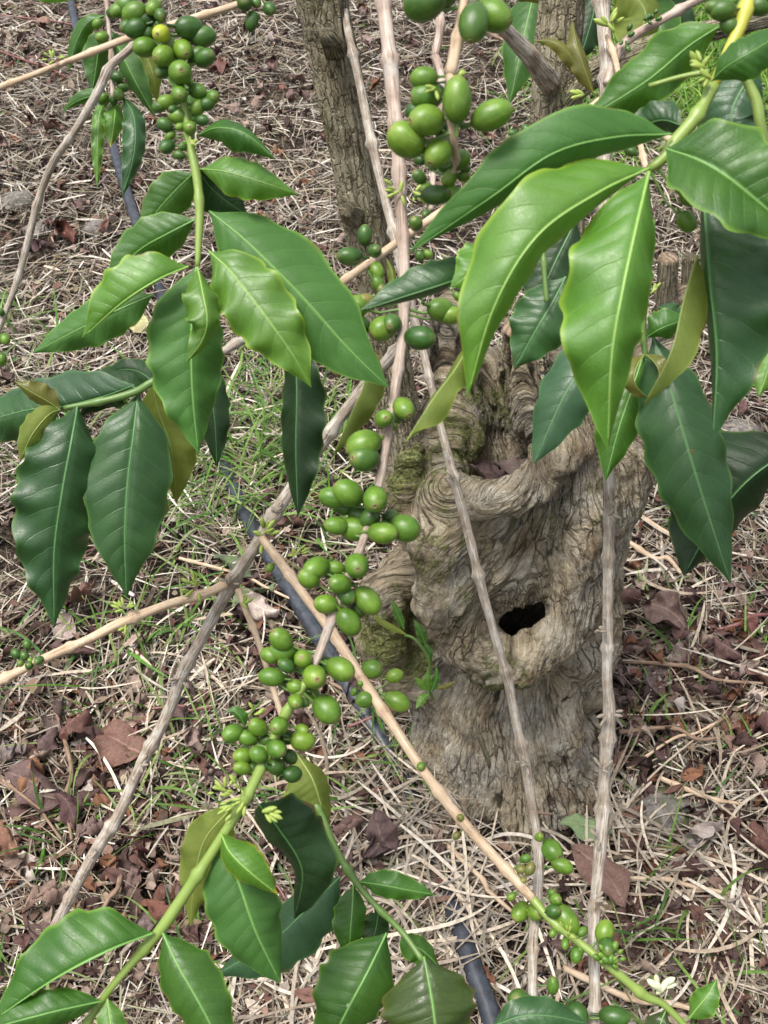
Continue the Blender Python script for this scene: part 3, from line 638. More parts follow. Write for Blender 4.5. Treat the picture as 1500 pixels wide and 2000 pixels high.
def disc(th, c, r, name='cut_face', n=(0, -.12, 1)):
    n = Vector(n).normalized(); q = n.to_track_quat('Z', 'Y').to_matrix(); V = [tuple(Vector(c) + n * .0)]; k = 24; rs = random.Random(int(r * 1e5))
    rad = [1 + rs.uniform(-.06, .06) for _ in range(k)]
    for z, f in ((.0012, .55), (.0, .97), (-.004, 1.02)):
        for j in range(k):
            v = q @ Vector((r * f * rad[j] * math.cos(2 * math.pi * j / k), r * f * rad[j] * math.sin(2 * math.pi * j / k), z)); V.append(tuple(Vector(c) + v))
    Fq = [(0, 1 + j, 1 + (j + 1) % k) for j in range(k)]
    for a in (0, 1): Fq += [(1 + a * k + j, 1 + (a + 1) * k + j, 1 + (a + 1) * k + (j + 1) % k, 1 + a * k + (j + 1) % k) for j in range(k)]
    me = mesh(name, V, Fq, CUTM); o = th.part(name, me); return o
gb = PY(1010, 1640, .95); gb[2] = 0
TREE = Thing('coffee_tree', gb, 'old gnarled coffee tree with hollow twisted stump and two bare upright trunks', 'tree')
SV, SF, psi, zz, hgt, moss = stump_mesh()
TREE.part('stump', mesh('stump', SV, SF, stump_mat(), attrs=dict(psi=psi, zz=zz, hgt=hgt, moss=moss)))
def trunk(pts, name='trunk', seed=0, mat='trunk', lump=.08):
    W = [PY(x, y, Yw) for x, y, Yw, r in pts]; A = [(*w, pxm(p[3], w)) for w, p in zip(W, pts)]
    def ex(s, th, r):
        return r * (.10 * vn(np.cos(th) * 5 + 3, np.sin(th) * 5, s * 9, seed + 1) + .10 * np.abs(vn(np.cos(th) * 9, np.sin(th) * 9, s * 22, seed + 2)) - .11 * np.clip(1 - 5 * np.abs(vn(np.cos(th) * 6, np.sin(th) * 6, s * 15, seed + 6)), 0, 1) + .05 * vn(np.cos(th) * 22, np.sin(th) * 22, s * 60, seed + 7) + lump * vn(np.cos(th) * 1.3, np.sin(th) * 1.3, s * 14, seed + 3))
    me, _ = tube_mesh(name, A, BM[mat], 100, .003, None, 0, 0, seed, extra=ex); return TREE.part(name, me)
trunk([(790, 930, .965, 40), (775, 800, .975, 40), (745, 600, .985, 38), (712, 440, .99, 42), (690, 330, .995, 39), (665, 180, 1.0, 43), (640, 60, 1.005, 44), (612, -90, 1.01, 46)], seed=3)
trunk([(1120, 830, .985, 40), (1100, 600, 1.02, 42), (1095, 400, 1.05, 44), (1090, 235, 1.07, 48), (1088, 120, 1.08, 44), (1100, -100, 1.10, 40)], seed=5)
trunk([(1095, 205, 1.06, 22), (1150, 150, 1.07, 26), (1240, 108, 1.10, 24), (1340, 72, 1.12, 20), (1520, 30, 1.15, 17)], 'side_trunk', 8, 'trunk', .05)
trunk([(1075, 160, 1.05, 20), (1040, 115, 1.03, 17), (1012, 85, 1.02, 15), (978, 48, 1.0, 12)], 'broken_side_branch', 9, 'grey', .1)
trunk([(1300, 610, 1.0, 21), (1302, 560, 1.0, 19), (1305, 506, 1.0, 19)], 'cut_stub', 10, 'trunk', .05)
trunk([(1345, 610, 1.02, 14), (1347, 500, 1.02, 13)], 'cut_stub', 11, 'trunk', .05)
trunk([(652, 95, .985, 22), (640, 72, .965, 16), (632, 62, .96, 8)], 'knot', 12, 'trunk', .2)
trunk([(690, 420, .975, 22), (676, 408, .957, 14)], 'knot', 13, 'trunk', .2)
disc(TREE, PY(1016, 640, 1.0) + np.array([0, 0, .0015]), pxm(33, PY(1016, 640, 1.0)))
disc(TREE, PY(1305, 505, 1.0) + np.array([0, 0, .002]), pxm(19, PY(1305, 505, 1.0)))
disc(TREE, PY(1318, 568, 1.02) + np.array([0, 0, .002]), pxm(38, PY(1318, 580, 1.02)))

TREE.part('bark_strip', tube_mesh('bark_strip', [(*PY(930, 1418, .828), .002), (*PY(938, 1442, .815), .0032), (*PY(952, 1480, .806), .003), (*PY(956, 1500, .802), .0015)], BM['trunk'], 8, .004, rough=.3)[0])
# small suckers and an epiphyte on the left lobe of the stump
def small_leafy(name, label, base, specs, cat='plant', mat='bright'):
    th = Thing(name, base, label, cat); 
    for pts, w, mk in specs: leaf(th, pts, w, w * .8, mk, nv=24, nu=8, wave=.05, seed=int(pts[0][0]))
    return th

# ================================================================ BRANCHES
# --- A: upper left fruiting shoot
A = Thing('coffee_branch', P(300, -40, .60), 'fruiting shoot hanging at the upper left, thick green berry clusters above broad light leaves', 'branch')
stem(A, [(298, -60, .60, 9), (312, 20, .60, 9), (328, 80, .60, 8)], 'pink', node=.03)
stem(A, [(328, 80, .60, 8), (350, 150, .60, 7), (362, 215, .60, 7), (372, 285, .60, 8), (385, 350, .60, 9), (390, 410, .60, 8), (388, 470, .60, 7), (386, 520, .60, 5)], 'green', 'shoot', node=.036, swell=.25)
leaf(A, [(385, 265, .60), (425, 250, .585), (480, 262, .58), (540, 312, .585)], 44, 32, 'mid', wave=.03, curl=.5, seed=1)
leaf(A, [(392, 330, .60), (440, 335, .59), (510, 355, .59), (582, 380, .60)], 40, 36, 'bright', wave=.05, curl=.2, seed=2)
leaf(A, [(385, 330, .615), (410, 365, .625), (445, 395, .63), (485, 420, .635)], 40, 40, 'deep', seed=3)
leaf(A, [(378, 338, .60), (340, 375, .605), (305, 415, .61), (278, 462, .615)], 38, 38, 'mid', seed=4, wave=.04)
leaf(A, [(408, 412, .605), (480, 470, .60), (590, 580, .60), (680, 680, .605), (760, 758, .61)], 88, 84, 'matte', wave=.02, waves=2, curl=.12, seed=5, nv=80)
leaf(A, [(382, 428, .60), (330, 455, .60), (270, 490, .605), (205, 555, .61)], 44, 42, 'mid', seed=6, wave=.05)
leaf(A, [(368, 520, .595), (310, 545, .585), (240, 590, .585), (160, 660, .60)], 62, 22, 'bright', wave=.05, curl=.25, seed=7, far=1)
leaf(A, [(300, 575, .63), (220, 610, .63), (140, 650, .635), (62, 690, .64)], 42, 44, 'matte', seed=8, wave=.08)
leaf(A, [(408, 490, .60), (450, 530, .59), (520, 620, .585), (570, 690, .59), (608, 757, .60)], 62, 62, 'bright', wave=.08, waves=4, curl=.2, seed=9, nv=80)
leaf(A, [(384, 520, .61), (376, 600, .605), (374, 700, .605), (378, 790, .61), (388, 888, .62)], 78, 70, 'matte', wave=.06, waves=4, curl=.2, seed=10, nv=80)
leaf(A, [(386, 522, .59), (396, 570, .578), (405, 625, .575), (395, 665, .58), (362, 710, .585)], 44, 38, 'bright', wave=.14, waves=3.5, curl=.35, seed=11, bites=.35, label='small young shiny leaf with torn wavy edge')
berries(A, [(248, 10, 18), (232, 20, 16), (263, 25, 22), (300, 15, 15), (265, 55, 20, 'd'), (280, 38, 20, 'd'), (250, 52, 15, 'd'), (290, 65, 15, 'd'), (313, 30, 14, 'd'), (315, 66, 19, 'y'), (283, 92, 21), (319, 109, 20), (370, 55, 25, 'd'), (397, 72, 22, 'd'), (357, 97, 22), (384, 108, 17, 'd'), (400, 113, 20, 'd'), (317, 140, 14, 'd'), (352, 142, 24),
            (371, 162, 9), (386, 178, 16), (415, 190, 15), (351, 184, 18), (327, 200, 17), (311, 208, 13, 'd'), (386, 210, 15), (404, 203, 14, 'd'), (349, 227, 17), (322, 244, 14, 'd'), (371, 250, 14), (352, 248, 9), (332, 265, 10), (326, 286, 15, 'd'), (350, 303, 11, 'd'), (358, 286, 9, 'd'), (340, 215, 10, 'd'), (395, 235, 12, 'd')], seed=1)
buds(A, 372, 275, .595, 6, 7, 12, 20, 1)
# --- B: dark leaved branch at the left
B = Thing('coffee_branch', P(560, 690, .78), 'low dark leaved branch at the left carrying two long drooping dark green leaves', 'branch')
stem(B, [(720, 640, .80, 8), (600, 655, .79, 9), (485, 662, .78, 10), (430, 690, .77, 9), (360, 722, .76, 9)], 'grey', node=.04)
stem(B, [(360, 722, .76, 9), (300, 745, .75, 8), (265, 765, .75, 8), (205, 782, .75, 7), (125, 797, .75, 5)], 'dgreen', 'shoot', node=.045, swell=.3)
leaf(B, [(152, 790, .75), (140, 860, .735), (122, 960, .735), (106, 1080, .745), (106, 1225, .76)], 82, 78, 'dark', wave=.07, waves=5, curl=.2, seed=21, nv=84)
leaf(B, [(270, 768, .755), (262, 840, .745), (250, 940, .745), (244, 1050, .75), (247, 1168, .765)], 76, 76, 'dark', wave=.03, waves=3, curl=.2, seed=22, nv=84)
leaf(B, [(262, 752, .75), (200, 775, .76), (120, 795, .77), (0, 820, .79), (-70, 860, .80)], 60, 28, 'blue', wave=.03, seed=23)
leaf(B, [(120, 795, .76), (60, 800, .77), (0, 815, .78), (-90, 840, .79)], 50, 55, 'dark', seed=24)
leaf(B, [(118, 800, .745), (95, 785, .74), (60, 765, .735), (28, 745, .735)], 26, 20, 'bronze', nv=36, nu=10, seed=25, label='small young bronze leaf')
leaf(B, [(118, 800, .745), (95, 810, .735), (62, 850, .73), (38, 903, .735)], 26, 24, 'olive', nv=36, nu=10, seed=26)
leaf(B, [(298, 748, .765), (312, 810, .775), (335, 880, .78), (345, 985, .79)], 44, 52, 'olive', wave=.07, seed=27)
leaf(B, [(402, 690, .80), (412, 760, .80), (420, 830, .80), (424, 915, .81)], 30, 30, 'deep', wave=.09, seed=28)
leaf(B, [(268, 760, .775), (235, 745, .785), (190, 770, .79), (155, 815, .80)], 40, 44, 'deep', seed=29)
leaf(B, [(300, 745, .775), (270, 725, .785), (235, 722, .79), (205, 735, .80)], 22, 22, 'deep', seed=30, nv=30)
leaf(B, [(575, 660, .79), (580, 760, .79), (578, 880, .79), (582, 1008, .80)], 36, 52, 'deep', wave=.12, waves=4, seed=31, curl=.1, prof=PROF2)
leaf(B, [(700, 655, .80), (712, 740, .79), (690, 800, .785), (648, 895, .79)], 12, 44, 'olive', wave=.14, waves=2.5, seed=32, curl=.5)
berries(B, [(470, 640, 8), (480, 650, 7, 'd'), (478, 630, 6)], seed=2)
# --- D: long grey branch crossing the lower left with side twigs
Dn = Thing('coffee_branch', P(800, 640, .90), 'long bare grey branch slanting from the stump to the lower left with tan side twigs', 'branch')
stem(Dn, [(830, 600, .90, 12), (790, 665, .90, 13), (700, 770, .92, 14), (630, 865, .94, 14), (545, 990, .95, 15), (500, 1065, .95, 14), (452, 1140, .96, 15), (400, 1235, .97, 13), (355, 1320, .98, 14), (325, 1400, .99, 14), (275, 1495, 1.0, 13), (232, 1590, 1.01, 13), (185, 1665, 1.02, 14), (115, 1795, 1.04, 12), (60, 1900, 1.06, 12)], 'grey', node=.085, swell=.28, seed=4)
stem(Dn, [(440, 1142, .95, 10), (400, 1160, .94, 9), (330, 1180, .93, 9), (240, 1215, .92, 10), (170, 1250, .91, 9), (90, 1285, .91, 9), (-60, 1360, .90, 9)], 'tan', 'side_twig', node=.055, swell=.3, seed=2)
stem(Dn, [(466, 1150, .955, 8), (480, 1190, .95, 7), (505, 1255, .94, 6), (535, 1350, .93, 6), (560, 1430, .92, 6), (582, 1520, .91, 6)], 'tan', 'side_twig', node=.06, seed=3)
buds(Dn, 512, 1045, .945, 9, 11, 30, 60, 3); buds(Dn, 385, 1145, .93, 11, 9, 30, 150, 4); buds(Dn, 243, 1190, .915, 9, 9, 22, 100, 5); buds(Dn, 475, 1180, .945, 4, 9, 20, 0, 6); buds(Dn, 245, 1225, .915, 4, 9, 14, 250, 7)
for x, y, d in ((540, 1000, .945), (447, 1140, .95), (350, 1325, .975), (272, 1495, .995), (187, 1665, 1.01)): buds(Dn, x, y, d, 5, 8, 20, random.uniform(0, 360), int(x), bud_mesh(BM['grey']), 'bud_scar')
berries(Dn, [(53, 1259, 9, 'd'), (31, 1277, 10, 'd'), (48, 1281, 9, 'd'), (60, 1292, 7), (76, 1290, 10, 'd'), (57, 1300, 9, 'd'), (40, 1296, 8)], seed=4)
# --- D2: tan twig from the grey branch down to the fruiting tip at the lower right
D2 = Thing('coffee_branch', P(515, 1060, .95), 'slender tan branch passing left of the stump foot to a green flowering tip', 'branch')
stem(D2, [(512, 1052, .945, 8), (545, 1095, .93, 10), (600, 1170, .92, 9), (655, 1245, .91, 10), (720, 1345, .90, 11), (770, 1420, .885, 10), (830, 1510, .87, 10), (900, 1600, .86, 11), (985, 1695, .84, 10), (1040, 1755, .83, 9)], 'tan', node=.075, swell=.25, seed=6)
stem(D2, [(1040, 1755, .83, 9), (1080, 1800, .82, 8), (1150, 1855, .81, 8), (1205, 1900, .80, 9), (1260, 1945, .80, 9), (1300, 1965, .80, 7), (1370, 2040, .80, 7)], 'green', 'shoot', node=.07, swell=.25)
berries(D2, [(527, 1109, 9), (727, 1307, 20), (771, 1320, 15), (716, 1365, 19), (776, 1370, 23, None, -25), (706, 1335, 7), (692, 1351, 8), (822, 1497, 9), (899, 1597, 8, 'b'), (905, 1610, 6, 'b'), (892, 1632, 8, 'b'), (1026, 1677, 10), (1017, 1698, 9, 'b'), (1035, 1697, 12, 'b'), (1020, 1721, 8, 'b'), (999, 1751, 9), (1085, 1757, 12), (1077, 1743, 7),
             (1106, 1797, 28, None, -55), (1080, 1822, 8), (1104, 1843, 10), (1137, 1820, 10), (1132, 1856, 10), (1126, 1865, 14), (1181, 1820, 20), (1186, 1850, 20, 'd'), (1080, 1780, 14, 'd')], seed=5)
buds(D2, 575, 1085, .93, 8, 7, 26, 60, 8); buds(D2, 1190, 1880, .795, 18, 9, 34, 100, 9, BMESH['g'], 'berry'); buds(D2, 1110, 1830, .80, 7, 7, 30, 60, 10)
buds(D2, 1290, 1935, .79, 8, 15, 32, 80, 11, FLWM, 'flower_bud')
leaf(D2, [(1345, 1990, .795), (1365, 1965, .79), (1385, 1940, .79), (1400, 1912, .795)], 28, 26, 'bright', nv=30, nu=10, seed=33)
leaf(D2, [(1300, 1975, .80), (1290, 2000, .795), (1285, 2040, .80), (1280, 2080, .80)], 30, 30, 'bronzegreen', nv=30, nu=10, seed=34)
# --- F: main central fruiting stem
Fb = Thing('coffee_branch', P(750, -40, .66), 'long central pinkish stem strung with green berry clusters, ending in leaves at the lower left', 'branch')
stem(Fb, [(742, -60, .66, 15), (752, 30, .66, 15), (765, 150, .65, 16), (776, 290, .645, 14), (784, 420, .64, 13), (790, 530, .635, 12), (788, 640, .63, 11), (778, 720, .625, 11), (757, 850, .62, 10), (740, 950, .62, 10), (712, 1050, .62, 9), (680, 1130, .62, 9), (655, 1190, .62, 9), (628, 1265, .62, 10), (600, 1330, .62, 8)], 'pink', node=.038, swell=.22, seed=7)
stem(Fb, [(600, 1330, .62, 8), (560, 1390, .62, 9), (515, 1490, .62, 11), (480, 1560, .62, 10), (430, 1640, .62, 10), (375, 1725, .62, 11), (318, 1810, .62, 12), (250, 1890, .62, 8), (205, 1945, .62, 8), (150, 2030, .62, 7)], 'green', 'shoot', node=.05, swell=.3, seed=8)
leaf(Fb, [(432, 1628, .615), (450, 1665, .605), (490, 1705, .60), (543, 1747, .605)], 34, 42, 'yellow', nv=46, seed=41, wave=.03, label='young leaf with yellow edge and tip')
leaf(Fb, [(430, 1640, .625), (465, 1720, .62), (500, 1820, .62), (548, 1920, .63)], 74, 72, 'matte', seed=42, wave=.03, curl=.3, prof=PROF2)
leaf(Fb, [(452, 1578, .645), (400, 1640, .65), (380, 1720, .655), (372, 1810, .66)], 45, 50, 'olive', seed=43, wave=.10, waves=4, bites=.3)
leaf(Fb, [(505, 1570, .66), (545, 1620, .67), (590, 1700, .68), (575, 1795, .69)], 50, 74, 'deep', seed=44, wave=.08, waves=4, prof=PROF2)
leaf(Fb, [(300, 1822, .615), (215, 1855, .60), (110, 1910, .595), (-10, 1990, .60)], 88, 22, 'mid', seed=45, wave=.03, curl=.2, prof=PROF2, nv=70)
leaf(Fb, [(318, 1822, .615), (350, 1890, .605), (395, 1970, .60), (450, 2080, .60)], 55, 60, 'mid', seed=46, wave=.03, prof=PROF2)
leaf(Fb, [(200, 1955, .61), (130, 1970, .60), (50, 1990, .595), (-60, 2020, .60)], 40, 35, 'mid', seed=47)
leaf(Fb, [(210, 1950, .61), (215, 1990, .605), (225, 2040, .60), (240, 2100, .60)], 28, 28, 'bright', seed=48, nv=36)
leaf(Fb, [(478, 1420, .615), (470, 1400, .61), (455, 1388, .61), (440, 1392, .61)], 14, 12, 'mid', seed=49, nv=20, nu=8)
berries(Fb, [(788, 797, 24), (750, 818, 21), (712, 895, 28, 'd'), (710, 868, 30), (650, 972, 24), (680, 963, 28), (733, 975, 27), (657, 1027, 21), (693, 1033, 28), (747, 1041, 26), (790, 1032, 27), (617, 1110, 26), (603, 1130, 20), (697, 1105, 25), (664, 1140, 22), (718, 1173, 27), (637, 1180, 21), (681, 1215, 26),
             (549, 1250, 24), (553, 1272, 24), (527, 1280, 17), (592, 1287, 20), (530, 1322, 22), (665, 1307, 26), (614, 1322, 25), (578, 1342, 16), (577, 1370, 17), (638, 1385, 28), (590, 1372, 12, 'd'), (560, 1300, 16, 'd'),
             (455, 1432, 20), (504, 1420, 19), (484, 1441, 18), (545, 1418, 20), (591, 1447, 21), (590, 1425, 13), (540, 1462, 19), (474, 1476, 17), (505, 1474, 17), (473, 1500, 16), (540, 1497, 19, 'd'), (571, 1512, 18, 'd')], seed=6)
berries(Fb, [(700, 1003, 20, 'd'), (722, 1012, 19, 'd'), (668, 990, 18, 'd'), (765, 1012, 17, 'd'), (640, 1112, 18, 'd'), (676, 1163, 18, 'd'), (655, 1110, 16), (700, 1190, 17, 'd'), (600, 1303, 18, 'd'), (572, 1290, 16, 'd'), (556, 1332, 17, 'd'), (640, 1300, 17, 'd'), (610, 1355, 16), (520, 1447, 16, 'd'), (562, 1440, 17, 'd'), (523, 1492, 15, 'd'), (490, 1500, 15, 'd'), (566, 1478, 15, 'd'), (772, 812, 15, 'd'), (735, 888, 17, 'd'), (765, 830, 11), (690, 880, 13, 'd')], .628, seed=66)
berries(Fb, [(695, 600, 25), (716, 588, 17, 'b'), (702, 635, 20, 'd'), (747, 642, 25), (765, 632, 20, 'd'), (862, 606, 27), (880, 616, 20), (820, 660, 28, 'd')], seed=61)
buds(Fb, 480, 1560, .61, 26, 9, 60, 180, 12); buds(Fb, 515, 1585, .61, 6, 13, 26, 320, 13); buds(Fb, 440, 1545, .615, 8, 9, 30, 120, 14)
buds(Fb, 500, 1395, .615, 5, 9, 20, 90, 15)
buds(Fb, 782, 372, .635, 7, 10, 30, 150, 16); buds(Fb, 810, 375, .635, 6, 9, 30, 0, 17)
# --- G: upper centre shoot with large berries
G = Thing('coffee_branch', P(905, -40, .47), 'short upper centre shoot with the largest closest green berries in a heavy cluster', 'branch')
stem(G, [(912, -60, .47, 10), (902, 30, .47, 10), (880, 145, .47, 12)], 'tan', node=.05, swell=.3, seed=9)
stem(G, [(880, 145, .47, 9), (878, 215, .47, 8), (886, 270, .47, 8), (890, 320, .49, 6), (865, 380, .50, 5)], 'tan', 'shoot', node=.03, seed=10)
berries(G, [(830, 5, 38, 'd'), (870, -8, 24, 'd'), (925, 45, 36, 'd', -100), (962, 30, 35), (828, 152, 23), (833, 188, 29), (893, 195, 38, 'g', 90), (833, 235, 32), (793, 273, 34), (855, 298, 30), (960, 225, 36, 'g', 20)], seed=7)
berries(G, [(897, 313, 20), (870, 322, 18, 'd'), (820, 312, 11, 'd'), (819, 346, 14, 'd'), (834, 370, 13), (850, 381, 24, 'd', 0), (884, 382, 20), (878, 348, 16), (905, 345, 12), (862, 250, 20, 'd'), (812, 215, 18, 'd'), (855, 180, 16, 'd'), (875, 295, 16, 'd'), (815, 300, 12, 'd'), (910, 330, 10), (845, 325, 10, 'd')], .50, seed=8)
buds(G, 850, 170, .465, 4, 9, 20, 180, 18); buds(G, 895, 150, .465, 3, 9, 16, 0, 19)
# --- H: straight tan twig crossing behind the centre
Hh = Thing('coffee_branch', P(1215, 170, .95), 'thin straight tan twig slanting behind the central stem with a few small berries', 'branch')
stem(Hh, [(1230, 150, .98, 7), (1130, 228, .95, 8), (1000, 318, .91, 8), (870, 408, .87, 8), (770, 478, .84, 8), (665, 553, .81, 8)], 'tan', node=.08, swell=.22, seed=11)
stem(Hh, [(850, 110, .96, 9), (860, 40, .96, 9), (850, -50, .96, 8)], 'pink', 'side_twig', node=.05, seed=12)
stem(Hh, [(850, 110, .96, 9), (862, 160, .95, 8), (850, 290, .93, 6), (842, 410, .90, 6)], 'pink', 'side_twig', node=.05, seed=12)
berries(Hh, [(713, 460, 18, 'd', 90), (683, 501, 22, 'd', 180), (732, 490, 14, 'd'), (735, 530, 17), (738, 554, 15), (745, 565, 11, 'b'), (812, 436, 14, 'd'), (832, 418, 9, 'd'), (820, 500, 10, 'd'), (836, 496, 9), (893, 578, 9), (905, 560, 7), (1003, 262, 10, 'd'), (1000, 277, 12, 'd'), (1028, 255, 11, 'd'), (1045, 257, 11, 'd'), (1030, 272, 13, 'd'), (1232, 296, 11, 'd')], seed=9)
leaf(Hh, [(755, 505, .835), (766, 530, .83), (768, 560, .83), (758, 590, .83)], 10, 8, 'olive', seed=50, nv=20, nu=8)
# --- I: big close leaves at the upper right
I = Thing('coffee_branch', P(1470, -40, .50), 'close thick green shoot entering from the upper right with the biggest glossy leaves', 'branch')
stem(I, [(1475, -60, .50, 13), (1450, 40, .50, 13), (1420, 105, .50, 11), (1395, 165, .50, 11)], 'yellow', 'yellow_shoot', node=.05, swell=.25)
stem(I, [(1395, 165, .50, 12), (1362, 225, .50, 12), (1320, 275, .50, 13), (1295, 310, .50, 11), (1268, 330, .50, 9)], 'green', 'shoot', node=.04, swell=.3, seed=14)
stem(I, [(1455, 150, .52, 9), (1478, 200, .52, 11), (1490, 260, .52, 10), (1530, 330, .52, 8)], 'green', 'leaf_stalk')
stem(I, [(1385, 140, .505, 6), (1330, 150, .51, 5), (1268, 168, .515, 5)], 'green', 'side_shoot')
leaf(I, [(1312, 262, .495), (1200, 268, .48), (1080, 300, .475), (960, 385, .48), (795, 497, .50)], 64, 52, 'matte', wave=.04, waves=2.2, curl=.25, twist=-25, seed=51, nv=80, nu=24)
leaf(I, [(1268, 328, .49), (1170, 375, .475), (1050, 460, .465), (965, 600, .47), (912, 778, .49)], 92, 66, 'bright', wave=.09, waves=3, curl=.3, seed=52, nv=80, nu=24, label='long pale shining leaf with bright lime edge')
leaf(I, [(1268, 335, .485), (1246, 430, .47), (1218, 560, .462), (1195, 700, .465), (1187, 880, .485)], 108, 80, 'bright', wave=.09, waves=4, curl=.25, seed=53, nv=84, nu=24, label='wide lime green leaf hanging straight down')
leaf(I, [(1300, 290, .49), (1370, 315, .48), (1440, 360, .475), (1570, 470, .48)], 40, 92, 'mid', wave=.06, waves=3, curl=.2, seed=54, far=-1, nv=70, nu=24)
leaf(I, [(1372, 330, .53), (1378, 430, .52), (1388, 560, .515), (1400, 700, .52), (1392, 862, .53)], 44, 112, 'dark', wave=.06, waves=4, curl=.15, seed=55, nv=80, nu=24)
leaf(I, [(1362, 500, .53), (1335, 590, .52), (1310, 690, .515), (1255, 795, .52)], 12, 46, 'olive', wave=.10, waves=2, curl=.2, seed=56)
leaf(I, [(1410, 48, .52), (1345, 90, .52), (1260, 160, .52), (1130, 240, .53)], 52, 48, 'mid', wave=.10, waves=3, curl=.15, twist=20, seed=57)
leaf(I, [(1390, 158, .49), (1420, 130, .48), (1470, 100, .475), (1560, 45, .48)], 44, 40, 'mid', wave=.03, seed=58)
leaf(I, [(1330, 245, .51), (1300, 235, .515), (1270, 240, .52), (1215, 262, .53)], 36, 30, 'dark', seed=59)
leaf(I, [(955, 545, .52), (900, 545, .51), (850, 560, .505), (700, 608, .51)], 48, 30, 'dark', wave=.04, seed=60, curl=.3, label='narrow leaf across the central stem with pale curled edge')
leaf(I, [(958, 470, .50), (940, 500, .49), (915, 535, .487), (880, 562, .49)], 40, 40, 'bright', seed=61, nv=40, prof=PROF2, label='small rounded yellow green leaf')
leaf(I, [(925, 660, .50), (890, 720, .495), (845, 780, .49), (785, 875, .49)], 22, 34, 'olive', wave=.22, waves=2, twist=70, seed=62)
leaf(I, [(1480, 130, .56), (1440, 190, .56), (1430, 240, .56), (1475, 290, .56)], 60, 60, 'blue', seed=63)
buds(I, 1372, 130, .495, 6, 16, 30, 140, 20); buds(I, 1385, 150, .495, 5, 12, 24, 200, 21); buds(I, 1450, 100, .50, 3, 12, 26, 0, 22)
berries(I, [(1412, 20, 22, 'd'), (1425, 50, 18, 'd'), (1485, 12, 20, 'd'), (1395, 15, 16, 'd'), (1500, -5, 18, 'd'), (1345, 388, 17), (1341, 433, 19)], seed=10)
# --- J: darker leaves in front of the stump's right side
J = Thing('coffee_branch', P(1268, 470, .76), 'drooping dark leaved twig in front of the right side of the stump', 'branch')
stem(J, [(1275, 430, .76, 6), (1268, 520, .76, 6), (1256, 600, .76, 7), (1255, 650, .76, 7), (1262, 700, .76, 5)], 'dgreen', 'shoot', node=.04, swell=.35)
stem(J, [(1060, 470, .78, 5), (1064, 540, .78, 5), (1068, 590, .78, 5)], 'dgreen', 'shoot', node=.04)
leaf(J, [(1245, 655, .76), (1175, 690, .755), (1110, 760, .75), (1042, 905, .76)], 58, 60, 'blue', wave=.03, seed=71, curl=.25, prof=PROF2)
leaf(J, [(1258, 690, .765), (1235, 760, .76), (1208, 840, .76), (1182, 940, .77)], 50, 46, 'mid', wave=.05, seed=72)
leaf(J, [(1275, 655, .75), (1310, 760, .74), (1345, 880, .735), (1385, 1010, .74), (1428, 1142, .75)], 78, 74, 'dark', wave=.04, waves=4, seed=73, nv=80)
leaf(J, [(1560, 870, .79), (1470, 930, .79), (1400, 1010, .80), (1335, 1125, .81)], 110, 78, 'deep', wave=.06, seed=74, prof=PROF2)
leaf(J, [(1262, 660, .745), (1285, 645, .735), (1315, 632, .735), (1350, 620, .74)], 30, 34, 'mid', seed=75, nv=36)
leaf(J, [(1285, 600, .775), (1300, 605, .77), (1312, 620, .77), (1320, 650, .78)], 28, 26, 'dark', seed=76, nv=30)
leaf(J, [(1258, 692, .745), (1242, 720, .735), (1240, 750, .735), (1268, 780, .745)], 22, 5, 'bronze', seed=77, nv=30)
leaf(J, [(1262, 692, .745), (1280, 710, .735), (1288, 735, .735), (1268, 775, .745)], 10, 20, 'bronze', seed=78, nv=30)
leaf(J, [(1105, 540, .79), (1080, 590, .79), (1050, 640, .79), (1003, 722, .80)], 56, 56, 'dark', wave=.06, seed=79)
leaf(J, [(1125, 430, .80), (1090, 500, .80), (1050, 580, .80), (1010, 610, .80)], 50, 50, 'deep', wave=.06, seed=80)
leaf(J, [(1530, 640, .74), (1512, 690, .74), (1498, 730, .74), (1482, 775, .74)], 36, 30, 'bright', seed=81, nv=30)
buds(J, 1252, 650, .75, 5, 8, 18, 180, 23); buds(J, 1275, 570, .755, 6, 8, 16, 60, 24)
# --- L and K: the two long pale branches in front of the stump
Lb = Thing('coffee_branch', P(675, 40, .93), 'long pale grey jointed branch crossing diagonally in front of the stump', 'branch')
stem(Lb, [(672, 20, .945, 9), (684, 80, .94, 9), (706, 180, .94, 10), (722, 260, .935, 11), (745, 360, .93, 10), (768, 450, .92, 11), (795, 570, .90, 11), (830, 700, .87, 9), (858, 820, .86, 9), (885, 930, .86, 11), (912, 1030, .87, 11), (936, 1130, .875, 11), (966, 1240, .88, 10), (990, 1320, .885, 11), (1010, 1420, .89, 11), (1026, 1490, .89, 12), (1042, 1590, .89, 11), (1052, 1660, .88, 11), (1050, 1745, .86, 12), (1042, 1830, .84, 11), (1040, 1940, .82, 11), (1040, 2060, .80, 10)], 'grey', node=.078, swell=.42, seed=21)
berries(Lb, [(1053, 1635, 10), (1077, 1661, 22), (1098, 1691, 19, None, -20), (1017, 1781, 20), (1048, 1780, 19), (1080, 1925, 16, 'g', 90), (1014, 1955, 24, 'd'), (1092, 1985, 22), (1128, 1978, 20, 'd'), (1200, 1985, 26, 'd', 0), (1000, 1960, 10), (1020, 1975, 9)], seed=11)
buds(Lb, 886, 932, .85, 4, 7, 14, 180, 25, bud_mesh(BM['grey']), 'bud_scar'); buds(Lb, 1028, 1492, .88, 5, 8, 18, 200, 26, bud_mesh(BM['grey']), 'bud_scar')
buds(Lb, 1045, 1780, .85, 4, 8, 20, 180, 27)
Kb = Thing('coffee_branch', P(1172, -40, .98), 'long straight weathered branch hanging upright over the right side of the stump', 'branch')
